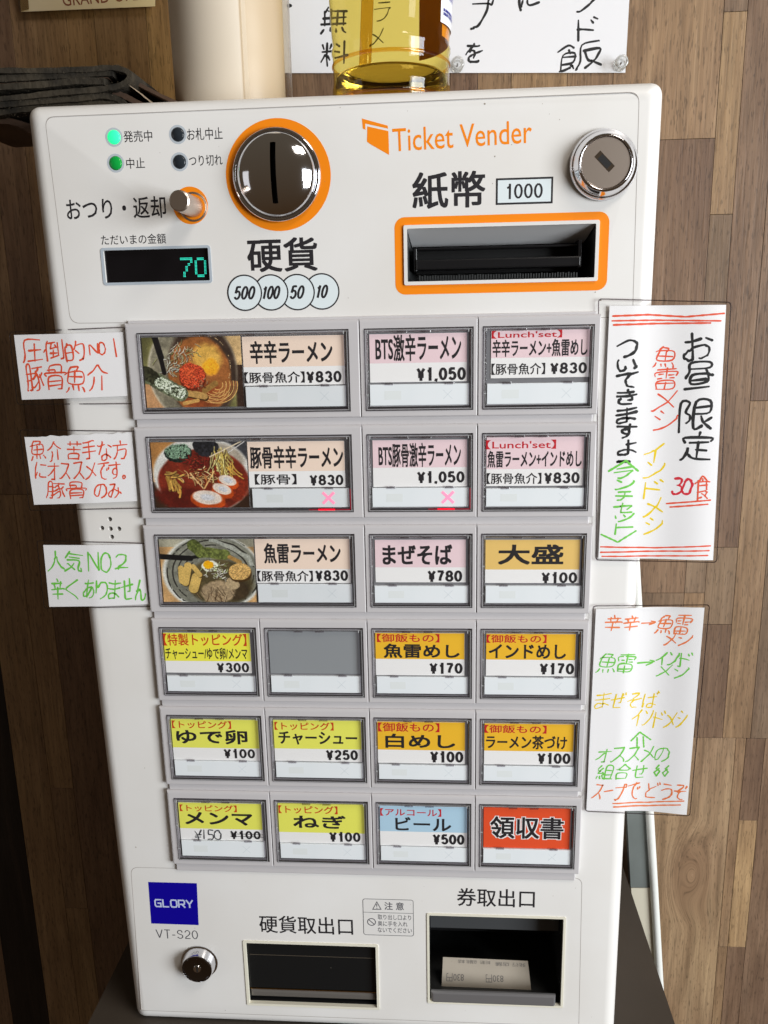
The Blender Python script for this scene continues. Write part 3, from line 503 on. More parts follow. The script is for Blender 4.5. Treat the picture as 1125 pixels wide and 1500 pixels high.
# casing: outline in the plane z = 11, front edge rounded
tl, tr = U(44, 158, 11), U(970, 124, 11)
bl = (U(205, 1497, 11)[0], V0 - .2)
out = [(tl[0], tl[1]), (tr[0], tl[1]), (tr[0] + .6, V0 - .2), (bl[0], V0 - .2)]
def casing():
    r = 8.0; rings = []
    n = 9
    def inset(d):
        (a, b), (c, d_), (e, f), (g, h) = out
        return [(a + d, b + d), (c - d, d_ + d), (e - d, f - d), (g + d, h - d)]
    for k in range(8):
        t = math.radians(90 * k / 7)
        rings.append((r * (1 - math.sin(t)), Z + r * (1 - math.cos(t))))
    rings.append((0, 60)); rings.append((0, 172)); rings.append((2, 174))
    v = []; f = []
    for d, z in rings:
        p = rquad(inset(d), max(2.2, 6.5 - d * .5), n); v += [(a, b, z) for a, b in p]
    m_ = len(p)
    for k in range(len(rings) - 1):
        for i in range(m_):
            j = (i + 1) % m_; f.append((k * m_ + i, k * m_ + j, (k + 1) * m_ + j, (k + 1) * m_ + i))
    f.append(tuple(range(m_))); f.append(tuple(range(len(v) - 1, len(v) - m_ - 1, -1)))
    return mesh('casing', v, f, white, mach, smooth=True, sharp=25)
cas = casing()
holes = []
def pq(*pts, z=Z): return [U(x, y, z) for x, y in pts]
BS = pq((590, 331), (878, 322), (875, 411), (594, 418))      # bill slot
CT = pq((359, 1380), (553, 1385), (552, 1477), (364, 1469))  # coin tray
TO = pq((628, 1339), (825, 1345), (824, 1473), (628, 1468))  # ticket outlet
DP = pq((150, 368), (306, 362), (306, 410), (156, 415))      # display
def rectify(q): us = [p[0] for p in q]; vs = [p[1] for p in q]; return ((us[0] + us[3]) / 2, (vs[0] + vs[1]) / 2, (us[1] + us[2]) / 2, (vs[2] + vs[3]) / 2)
BSr, CTr, TOr, DPr = map(rectify, (BS, CT, TO, DP))
cut = MB()
cut.box(*BSr, -5, 40); cut.box(*CTr, -5, 60); cut.box(*TOr, -5, 80); cut.box(*DPr, -5, Z + 4)
ku, kv = U(283, 303, Z); cut.prism(circ(ku, kv, 6.1, 32), -5, 40)
cd_u, cd_v = U(406, 257, Z); cut.prism(circ(cd_u, cd_v, 19, 32), -5, 20)
sp_ = [U(x, y, Z) for x, y in ((160.8, 760.6), (149.3, 773.6), (161.8, 774.6), (174.2, 774.6), (163.7, 786.6))]
for a, b in sp_: cut.prism(circ(a, b, 1.35, 16), -5, 20)
co = cut.obj('cutter', None, mach)
md = cas.modifiers.new('b', 'BOOLEAN'); md.operation = 'DIFFERENCE'; md.object = co; md.solver = 'EXACT'
bpy.context.view_layer.update()
nm = bpy.data.meshes.new_from_object(cas.evaluated_get(bpy.context.evaluated_depsgraph_get()))
cas.modifiers.clear(); cas.data = nm; bpy.data.objects.remove(co)
nm.materials.clear(); nm.materials.append(white)
for f in nm.polygons: f.material_index = 0
nm.set_sharp_from_angle(angle=math.radians(25))
MB().box(sp_[0][0] - 10, sp_[2][1] - 10, sp_[0][0] + 10, sp_[2][1] + 10, Z + 17.5, Z + 18.5).obj('speaker_backing', blackm, mach)

# printed front sheets (a groove line with a faintly raised sheet)
def sheet_line(pts, name='sheet_outline'):
    o = [U(x, y, Z) for x, y in pts]; p = rquad(o, 5); c = (sum(a for a, b in o) / 4, sum(b for a, b in o) / 4)
    def off(d): return [(a + d * (1 if c[0] > a else -1), b + d * (1 if c[1] > b else -1)) for a, b in p]
    return p, off
up, upo = sheet_line([(65, 171), (937, 134), (927, 465), (103, 474)])
MB().ring(up, upo(.30), Z - .03, Z + .5).obj('upper_sheet_outline', groove, mach)
lo, loo = sheet_line([(191, 1270), (853, 1286), (846, 1560), (215, 1560)])
MB().ring([(a, min(b, V0 - 9)) for a, b in lo], [(a, min(b, V0 - 9.3)) for a, b in loo(.3)], Z - .03, Z + .5).obj('lower_sheet_outline', groove, mach)

PZ = Z - .05
# indicator lamps
ledring = mat('lamp_ring', (188, 196, 204), .4)
def led(x, y, m, lab=None, em=None):
    u, v = U(x, y, Z)
    o = MB().lathe(u, v, [(4.4, Z - .05), (4.4, Z + .3)], 32).obj('indicator_lamp', ledring, mach, label=lab)
    MB().lathe(u, v, [(0, Z - 1.0), (1.6, Z - .9), (2.7, Z - .5), (3.35, Z - .06)], 28).obj('lens', m, o, smooth=True)
led(167, 201, mat('lamp_green_lit', (60, 240, 150), .3, emit=((20, 245, 140), 1.1)), 'lit bright green indicator lamp')
led(169.5, 239, mat('lamp_green', (14, 150, 60), .25, emit=((10, 150, 60), .18)), 'dim green indicator lamp')
ldk = mat('lamp_dark', (40, 46, 52), .2)
led(260.5, 197, ldk); led(263, 237, ldk)
text('発売中', (181, 191, 223, 208), PZ, ink, mach, .004); text('中止', (185, 231, 212, 247), PZ, ink, mach, .004)
text('お札中止', (274, 187, 326, 205), PZ, ink, mach, .004); text('つり切れ', (277, 227, 326, 243), PZ, ink, mach, .004)
text('おつり・返却', (97, 289, 243, 321), PZ, ink, mach, .012)
text('ただいまの金額', (148, 343, 243, 358), PZ, ink, mach, .006)
# coin return knob
ou, ov = U(279, 301, Z)
MB().lathe(ou, ov, [(8.9, PZ), (8.9, Z + .2)], 48).obj('orange_ring', orange, mach)
kn = MB().lathe(ku, kv, [(0, -20.2), (4.2, -20.2), (4.9, -19.6), (4.9, -8), (5.0, 14)], 40).obj('return_knob', chrome_s, mach, smooth=True, sharp=30)
MB().lathe(ku, kv, [(6.05, Z + 12), (6.05, Z - .08), (6.7, Z - .3), (7.1, Z - .08)], 40, False).obj('knob_collar', chrome_s, mach, smooth=True)
# display
MB().ring(rrect(DPr[0] - 1.3, DPr[1] - 1.3, DPr[2] + 1.3, DPr[3] + 1.3, 1.6), rrect(DPr[0], DPr[1], DPr[2], DPr[3], .6), Z - .25, Z + .2).obj('display_bezel', mat('display_bezel', (178, 188, 198), .4), mach)
dsp = MB().box(DPr[0] + .05, DPr[1] + .05, DPr[2] - .05, DPr[3] - .05, Z + 1.6, Z + 3.6).obj('display', mat('display_glass', (16, 15, 17), .12, var=(60, (21, 19, 22))), mach)
teal = mat('display_dots', (50, 210, 180), .5, emit=((45, 215, 185), .9))
D7 = ["11111", "00001", "00010", "00100", "00100", "01000", "01000"]; D0 = ["01110", "10001", "10001", "10001", "10001", "10001", "01110"]
for pat, (x0, x1) in ((D7, (264, 282)), (D0, (285, 302))):
    u0, v0, u1, v1 = pxbox(x0, 377, x1, 406, Z + 1.5); mb = MB()
    for r, row in enumerate(pat):
        for c, b in enumerate(row):
            if b == '1':
                for q in (0, 1):
                    for s in (0, 1):
                        cx, cy = u0 + (u1 - u0) * (c + .25 + .5 * q) / 5 + (.2 - r * .03), v0 + (v1 - v0) * (r + .25 + .5 * s) / 7
                        mb.box(cx - .2, cy - .22, cx + .2, cy + .22, Z + 1.5, Z + 1.58)
    mb.obj('digit', teal, dsp)
# coin slot dome
MB().ring(circ(cd_u + .5, cd_v, 26.1, 64), circ(cd_u, cd_v, 18.5, 64), PZ, Z + .2).obj('coin_slot_ring', orange, mach)
dome = MB()
prof = [(21.8, Z - .1), (22.0, Z - 1.6), (21.4, Z - 2.6), (20.6, Z - 2.9), (20.0, Z - 2.4)]
for i in range(14):
    t = i / 13; prof.append((21.4 * (1 - t), Z - 2.2 - 4.6 * math.sin(t * math.pi / 2) ** 1.0 * (1 if t else 1)))
prof = prof[:5] + [(21.4 * math.cos(a), Z - 2.2 - 5.2 * math.sin(a)) for a in [i * math.pi / 2 / 13 for i in range(14)]]
# dome surface with a real slot: built as a grid that skips the slot
sw, sh = 1.35, 14.0
dv = []; df = []
def dz(x, y):
    r = min(1, math.hypot(x, y) / 19.9); return Z - 2.2 - 8.0 * max(0, 1 - r * r) ** .62
dome_rim = MB().lathe(cd_u, cd_v, prof[:5] + [(19.85, Z - 2.2)], 72, False).obj('dome_rim', chrome, mach, smooth=True)
def dome_mesh():
    n = 96; rr = 16; inner = []
    # slot outline (rounded), n points by angle
    vs = []; fs = []
    for k in range(rr + 1):
        t = k / rr
        for i in range(n):
            a = 2 * math.pi * i / n + math.pi / n
            ox, oy = 19.9 * math.cos(a), 19.9 * math.sin(a)
            # inner outline point at the same angular parameter, squeezed to a slot
            ix = sw * max(-1, min(1, math.cos(a) * 6)); iy = sh * math.sin(a) if abs(math.cos(a)) * 6 > 1 else sh * math.sin(a)
            x, y = ix + (ox - ix) * t, iy + (oy - iy) * t
            vs.append((cd_u + x, cd_v + y, dz(x, y)))
    for k in range(rr):
        for i in range(n):
            j = (i + 1) % n; fs.append((k * n + i, k * n + j, k * n + n + j, k * n + n + i))
    m0 = len(vs)
    for i in range(n):
        x, y, z = vs[i]; vs.append((x, y, z + 2.5))
    for i in range(n):
        j = (i + 1) % n; fs.append((i, m0 + i, m0 + j, j))
    return mesh('coin_dome', vs, fs, chrome, mach, smooth=True, sharp=50)
dm = dome_mesh()
MB().box(cd_u - 2.6, cd_v - 15.4, cd_u + 2.6, cd_v + 15.4, Z - 1.0, Z - .2).obj('coin_slot', blackm, dm)
text('硬貨', (362, 348, 465, 398), PZ, ink, mach, .028)
pale = mat('pale_badge', (226, 236, 240), .4)
for i, (x, y, s, w_) in enumerate(((471.5, 427, '10', 11), (435.5, 428, '50', 12.5), (397, 428.5, '100', 15.5), (358.5, 429, '500', 17.5))):
    u, v = U(x, y, Z); zz = Z - .03 - .03 * (i + 1)
    o = MB().lathe(u, v, [(8.9, zz), (8.9, Z + .1)], 48).obj('coin_badge', pale, mach)
    MB().ring(circ(u, v, 9.0, 48), circ(u, v, 8.3, 48), zz - .008, zz + .01).obj('badge_outline', ink, o)
    numerals(s, (x - w_, y - 10.5, x + w_, y + 10.5), zz - .012, ink, o, .17, .22, 'numeral', .1)
# logo
ou = [U(x, y, PZ) for x, y in ((530, 173.5), (568, 184), (568.5, 188.5), (535, 181), (535.5, 190), (531.5, 188.5))]
MB().prism(ou, PZ, Z + .1).obj('brand_mark', orange, mach)
ou = [U(x, y, PZ) for x, y in ((538, 185), (569, 192), (570, 227), (543, 211.5), (537.5, 207.5))]
MB().prism(ou, PZ, Z + .1).obj('brand_mark', orange, mach)
text('Ticket Vender', (575, 182, 779, 216), PZ, orange, mach, .006, rot=.028)
text('紙幣', (604, 251, 711, 305), PZ, ink, mach, .028)
u0, v0, u1, v1 = pxbox(726.5, 260, 810, 299, PZ)
o = MB().box(u0, v0, u1, v1, PZ, Z + .1).obj('bill_badge', pale, mach)
MB().ring([(u0, v0), (u1, v0), (u1, v1), (u0, v1)], [(u0 + .9, v0 + .9), (u1 - .9, v0 + .9), (u1 - .9, v1 - .9), (u0 + .9, v1 - .9)], PZ - .03, Z).obj('badge_outline', ink, o)
numerals('1000', (741, 268.5, 795, 291), PZ - .03, ink, o, .15, 0, 'numeral')
# upper lock
lu, lv = U(883.5, 242, Z)
lk = MB().lathe(lu, lv, [(16.19, Z), (16.19, Z - 1.6), (15.64, Z - 2.6), (14.90, Z - 3.3), (13.98, Z - 4.4), (13.06, Z - 6.4), (12.33, Z - 7.3), (11.87, Z - 7.4), (11.68, Z - 6.8), (11.68, Z - 3)], 72, False).obj('door_lock', chrome, mach, smooth=True)
MB().lathe(lu, lv, [(0, Z - 6.7), (11.22, Z - 6.7), (11.59, Z - 6.2), (11.68, Z - 2)], 56).obj('lock_face', chrome_s, lk, smooth=True, sharp=30)
a = math.radians(45)
def rotbox(cu, cv, l, w, ang, z0, z1):
    c, s = math.cos(ang), math.sin(ang)
    return MB().prism([(cu + x * c - y * s, cv + x * s + y * c) for x, y in ((-l, -w), (l, -w), (l, w), (-l, w))], z0, z1)
rotbox(lu - .6, lv - .6, 5.0, 1.9, a, Z - 6.74, Z - 6.6).obj('keyway', chrome, lk)
rotbox(lu - .6, lv - .6, 3.2, 1.5, a, Z - 6.80, Z - 6.65).obj('key_slot', blackm, lk)
# bill slot
fr = rectify(pq((577, 319), (893, 309), (889, 425), (580, 432)))
inn = (BSr[0] - .1, BSr[1] - .1, BSr[2] + .1, BSr[3] + .1)
MB().ring(rrect(*fr, 5), rrect(inn[0], inn[1], inn[2], inn[3], .8), PZ, Z + .2).obj('bill_slot_border', orange, mach)
bf = MB().ring(rrect(*inn, .9), rrect(inn[0] + 1.7, inn[1] + 1.7, inn[2] - 1.7, inn[3] - 1.7, .5), Z - .9, Z + 1.0).obj('bill_slot_frame', white, mach)
x0, y0, x1, y1 = inn[0] + 1.7, inn[1] + 1.7, inn[2] - 1.7, inn[3] - 1.7
hood = MB(); hood.add([(x0, y0, Z + .5), (x1, y0, Z + .5), (x1 - 3, y0 + 7.5, Z + 16), (x0 + 2, y0 + 7.5, Z + 16)], [(0, 1, 2, 3)]); hood.obj('hood', mat('hood_plastic', (205, 206, 208), .45), bf)
wl = MB(); wl.add([(x0, y0, Z + .5), (x0, y1, Z + .5), (x0 + 3, y1, Z + 34), (x0 + 3, y0 + 6, Z + 34)], [(0, 1, 2, 3)]); wl.add([(x1, y0, Z + .5), (x1, y1, Z + .5), (x1 - 3, y1, Z + 34), (x1 - 3, y0 + 6, Z + 34)], [(0, 1, 2, 3)])
wl.add([(x0, y1, Z + .5), (x1, y1, Z + .5), (x1, y1 - 1, Z + 34), (x0, y1 - 1, Z + 34)], [(0, 1, 2, 3)]); wl.add([(x0, y0 + 6, Z + 34), (x1, y0 + 6, Z + 34), (x1, y1, Z + 34), (x0, y1, Z + 34)], [(0, 1, 2, 3)])
wl.obj('slot_walls', darkg, bf)
MB().box(x0 + 4, y0 + 14.5, x1 - 6, y0 + 19.5, Z + 4, Z + 16, .8).obj('bill_guide', black, bf)
MB().box(x0 + 5, y0 + 8.5, x1 - 7, y0 + 9.6, Z + 9, Z + 20, .3).obj('upper_guide', black, bf)
MB().box(x0 + 3, y0 + 9, x0 + 4.6, y0 + 20, Z + 5, Z + 18, .3).obj('side_guide', black, bf); MB().box(x1 - 7.4, y0 + 7, x1 - 5.6, y0 + 20, Z + 5, Z + 18, .3).obj('side_guide', black, bf)
MB().box(x0 + 4, y0 + 9.5, x1 - 5, y0 + 21, Z + 18, Z + 20).obj('shutter', blackm, bf)
br = MB()
for i in range(60):
    cx = x0 + 6 + (x1 - x0 - 14) * i / 59; br.box(cx - .3, y1 - 2.6 - random.Random(i).uniform(0, .5), cx + .3, y1 - .3, Z + 3.0, Z + 3.5)
br.obj('dust_brush', darkg, bf, kind='stuff')

# ---------------------------------------------------------------- menu buttons
PU, PV, CW, CH_ = 60.0, 53.79, 54.61, 40.86
rows = [[(0, 2), (2, 1), (3, 1)], [(0, 2), (2, 1), (3, 1)], [(0, 2), (2, 1), (3, 1)], [(0, 1), (1, 1), (2, 1), (3, 1)], [(0, 1), (1, 1), (2, 1), (3, 1)], [(0, 1), (1, 1), (2, 1), (3, 1)]]
keybed = mat('key_well', (126, 126, 130), .35)
keydark = mat('key_gap', (84, 82, 84), .4)
edge_hilite = mat('cover_highlight', (186, 188, 190), .15)  # edge highlight painted as a pale colour, also used on the clips
edge_shade = mat('cover_shadow_line', (52, 48, 50), .3)  # shade along the cover edges, put into a dark colour
rimm = film('clear_cover_rim', (240, 238, 242), .20, .22)
pane = film('clear_cover_pane', (254, 254, 254), .0, .05)
statusm = mat('status_window', (236, 240, 244), .3, var=(40, (229, 235, 239)))
cardw = mat('card_white', (250, 249, 249), .55); greycard = mat('blank_grey_card', (150, 154, 158), .25)
hue = {'beige': mat('card_beige', (252, 228, 210), .55), 'pink': mat('card_pink', (246, 218, 224), .55), 'tan': mat('card_tan', (242, 202, 118), .55), 'yellow': mat('card_yellow', (252, 246, 78), .55),
       'lemon': mat('card_lemon', (243, 243, 104), .55), 'amber': mat('card_amber', (250, 194, 48), .55), 'blue': mat('card_blue', (184, 218, 240), .55), 'red': mat('card_red', (238, 84, 42), .55)}
redp = mat('red_print', (206, 30, 44), .5); redo = mat('orange_red_print', (214, 70, 30), .5)
bed = MB().box(-4.2 + 1.2, -6.6, 238 - 2.0, 5 * PV + CH_ + 9.2, Z - 1.4, Z + .5, .5).obj('button_bed', strip, mach)
shadow_gap = keydark
BT = {
 (0, 0): dict(pic=0, card=(356, 491.8, 504.5, 564), split=538, hue='beige', t=[('辛辛ラーメン', (365.8, 498.6, 487.2, 532.2), .035), ('【豚骨魚介】', (358, 544.6, 446.4, 561), .02)], p=('¥830', (448.8, 542, 500.2, 561)), low=(360, 565.8, 506.4, 597.4), lab='menu button with a photo of a red chili ramen bowl on a beige card'),
 (0, 2): dict(card=(541.5, 488.4, 684, 559.4), split=532.5, hue='pink', t=[('BTS激辛ラーメン', (549.6, 489.5, 676, 528.7), .03)], p=('¥1,050', (610.3, 536.8, 682.4, 558)), low=(539.4, 562.6, 686.7, 596), lab='pink menu button priced 1,050 yen in the top row, unlit'),
 (0, 3): dict(card=(719.2, 482, 864.4, 553.1), split=524.7, hue='pink', r=('【Lunch\'set】', (720.4, 483.8, 823.6, 495.2)), t=[('辛辛ラーメン+魚雷めし', (721.3, 496.5, 860.9, 522), .03), ('【豚骨魚介】', (720, 532, 798.7, 548.7), .015)], p=('¥830', (806, 529.5, 859.6, 548)), low=(711, 561.1, 863.9, 593.1), lab='pink lunch set menu button in the top right corner'),
 (1, 0): dict(pic=1, card=(363.6, 646.4, 505, 713.6), split=690.6, hue='beige', t=[('豚骨辛辛ラーメン', (365.8, 653, 503, 686), .035), ('【豚骨】', (373.4, 694.4, 434.4, 709.8), .02)], p=('¥830', (453.6, 694, 503, 711.7)), low=(369.6, 716, 511.2, 744.8), x=1, lab='menu button with a photo of red broth ramen and a lit pink cross'),
 (1, 2): dict(card=(546.2, 644.4, 684, 712.9), split=685.3, hue='pink', t=[('BTS豚骨激辛ラーメン', (554.2, 648.5, 675.6, 684), .03)], p=('¥1,050', (611.1, 689, 680.4, 708)), low=(542.7, 714.7, 685.8, 744), x=1, lab='pink menu button priced 1,050 yen with a lit pink cross'),
 (1, 3): dict(card=(712.5, 640, 854.5, 711.6), split=687.4, hue='pink', r=('【Lunch\'set】', (712, 644.4, 814.7, 657.8)), t=[('魚雷ラーメン+インドめし', (714, 659.5, 852.3, 684.7), .03), ('【豚骨魚介】', (713, 692.8, 793.2, 708.9), .015)], p=('¥830', (797, 690.5, 849, 708.9)), low=(708.2, 715.3, 858.8, 746.5), lab='pink lunch set menu button, second from the top on the right'),
 (2, 0): dict(pic=2, card=(374.4, 789.4, 512.6, 853.8), split=833.6, hue='beige', t=[('魚雷ラーメン', (386.4, 795.5, 499.2, 825.4), .035), ('【豚骨魚介】', (377, 836, 458.4, 851.8), .02)], p=('¥830', (461.8, 834, 509.8, 851.8)), low=(377.8, 855.9, 516, 884.5), lab='menu button with a photo of ramen in a dark swirled bowl'),
 (2, 2): dict(card=(549.6, 790.6, 682.4, 853), split=831, hue='pink', t=[('まぜそば', (560.3, 797.6, 662.5, 827.2), .04)], p=('¥780', (626.5, 834.2, 677, 853)), low=(545.8, 858.4, 687.8, 885.3), lab='pink menu button priced 780 yen'),
 (2, 3): dict(card=(710.9, 790.6, 849, 854), split=834.2, hue='tan', t=[('大盛', (729.7, 797.6, 825.5, 827), .05)], p=('¥100', (793.2, 836.9, 845.4, 855)), low=(710.9, 858.4, 854.5, 885.3), lab='tan menu button priced 100 yen'),
 (3, 0): dict(card=(238.6, 927, 367.2, 985.6), split=967.8, hue='yellow', r=('【特製トッピング】', (239.5, 928.4, 361, 946)), ro=1, t=[('チャーシュー/ゆで卵/メンマ', (242.4, 948.6, 362.4, 966), .02)], p=('¥300', (317.8, 969.6, 364.8, 985.6)), low=(240, 990.4, 374.4, 1018.2), lab='bright yellow menu button priced 300 yen'),
 (3, 1): dict(card=(394.6, 924.2, 527, 986.6), split=None, hue=None, t=[], low=(396, 990.4, 530.4, 1018.2), lab='blank grey menu button without a card'),
 (3, 2): dict(card=(549.6, 927.3, 680.3, 989.2), split=965, hue='amber', r=('【御飯もの】', (552.3, 928.6, 643.7, 940.8)), t=[('魚雷めし', (562, 943, 673.3, 964), .04)], p=('¥170', (629.2, 969.8, 677.6, 987.6)), low=(549.6, 991.9, 686.7, 1019.8), lab='amber menu button priced 170 yen, third in the fourth row'),
 (3, 3): dict(card=(712, 928.4, 842.7, 990.2), split=966, hue='amber', r=('【御飯もの】', (713, 930, 800.7, 941.8)), t=[('インドめし', (716.3, 944, 829.2, 965), .035)], p=('¥170', (790.5, 970.3, 841, 988.6)), low=(709.3, 993, 848, 1021), lab='amber menu button priced 170 yen at the right end of the fourth row'),
 (4, 0): dict(card=(250.6, 1053.8, 379.2, 1113.8), split=1094.6, hue='lemon', r=('【トッピング】', (252, 1056, 338.4, 1067.2)), ro=1, t=[('ゆで卵', (258.2, 1069, 362.4, 1090), .045)], p=('¥100', (327.8, 1096, 373.4, 1111.4)), low=(252, 1115.2, 381.6, 1141.6), lab='lemon yellow menu button priced 100 yen at the left end of the fifth row'),
 (4, 1): dict(card=(400.8, 1055.2, 529.4, 1115.2), split=1096, hue='lemon', r=('【トッピング】', (402.2, 1058, 488.6, 1069.6)), ro=1, t=[('チャーシュー', (408, 1072, 523.2, 1091.2), .035)], p=('¥250', (477.6, 1097.4, 524.2, 1114.2)), low=(399.4, 1117.6, 531.8, 1144), lab='lemon yellow menu button priced 250 yen'),
 (4, 2): dict(card=(553.3, 1057.5, 681.3, 1118.2), split=1097.8, hue='amber', r=('【御飯もの】', (553.9, 1059, 643.7, 1072)), t=[('白めし', (564.6, 1075.2, 666.8, 1096.2), .045)], p=('¥100', (630.2, 1099.4, 678.6, 1117.7)), low=(551.2, 1121, 686.7, 1147.3), lab='amber menu button priced 100 yen with three large signs'),
 (4, 3): dict(card=(709.3, 1060.2, 840, 1120.4), split=1099.4, hue='amber', r=('【御飯もの】', (710, 1062.4, 800.7, 1074)), t=[('ラーメン茶づけ', (712, 1077.4, 830.8, 1097.4), .03)], p=('¥100', (787.3, 1102, 835.7, 1119.8)), low=(705.5, 1123, 843.7, 1150), lab='amber menu button priced 100 yen at the right end of the fifth row'),
 (5, 0): dict(card=(263.1, 1176.4, 384, 1230.7), split=1212.9, hue='lemon', r=('【トッピング】', (263.5, 1179.2, 346.7, 1189)), ro=1, t=[('メンマ', (271.1, 1190.1, 369.8, 1208.6), .05)], p=('¥100', (337.4, 1216, 381.7, 1230)), low=(263.6, 1232.4, 386.7, 1256.4), hw=1, lab='lemon yellow menu button with a struck-out price and 150 written by hand'),
 (5, 1): dict(card=(407, 1173.8, 533.8, 1235.2), split=1218.4, hue='lemon', r=('【トッピング】', (408, 1180.6, 494.4, 1192)), ro=1, t=[('ねぎ', (429.6, 1194.4, 506.4, 1213.6), .045)], p=('¥100', (482.4, 1217.8, 528, 1233.8)), low=(407, 1237, 535.2, 1262.6), lab='lemon yellow menu button priced 100 yen in the bottom row'),
 (5, 2): dict(card=(556.6, 1181.2, 684, 1239.2), split=1217.2, hue='blue', r=('【アルコール】', (557, 1184.6, 646.4, 1195.7)), t=[('ビール', (579.2, 1197.3, 660.9, 1217), .035)], p=('¥500', (634, 1221, 680.3, 1238)), low=(555, 1241.4, 686.7, 1265.6), lab='pale blue menu button priced 500 yen'),
 (5, 3): dict(card=(708.4, 1182.2, 835, 1242.7), split=None, hue='red', t=[('領収書', (718.2, 1196.4, 825.8, 1228.8), .03)], low=(707.6, 1244.4, 838.2, 1271.1), lab='red menu button at the bottom right'),
}
crossm = mat('faint_cross', (208, 216, 222), .5); patchm = mat('faint_patch', (226, 231, 232), .4)
crossl = mat('lit_cross', (255, 150, 180), .5, emit=((255, 120, 160), .55))
glow = mat('red_status_lamp', (220, 10, 40), .4, emit=((235, 0, 36), .9))
glow2 = mat('dim_status_lamp', (120, 20, 36), .4, emit=((130, 10, 30), .35))
bump_cache = {}
def cross(u, v, r, w, z, m, par, name='cross_mark'):
    mb = MB()
    for k, a in enumerate((math.radians(45), math.radians(-45))):
        c, s = math.cos(a), math.sin(a)
        mb.prism([(u + x * c - y * s, v + x * s + y * c) for x, y in ((-r, -w), (r, -w), (r, w), (-r, w))], z - .012 * k, z + .05)
    mb.obj(name, m, par)

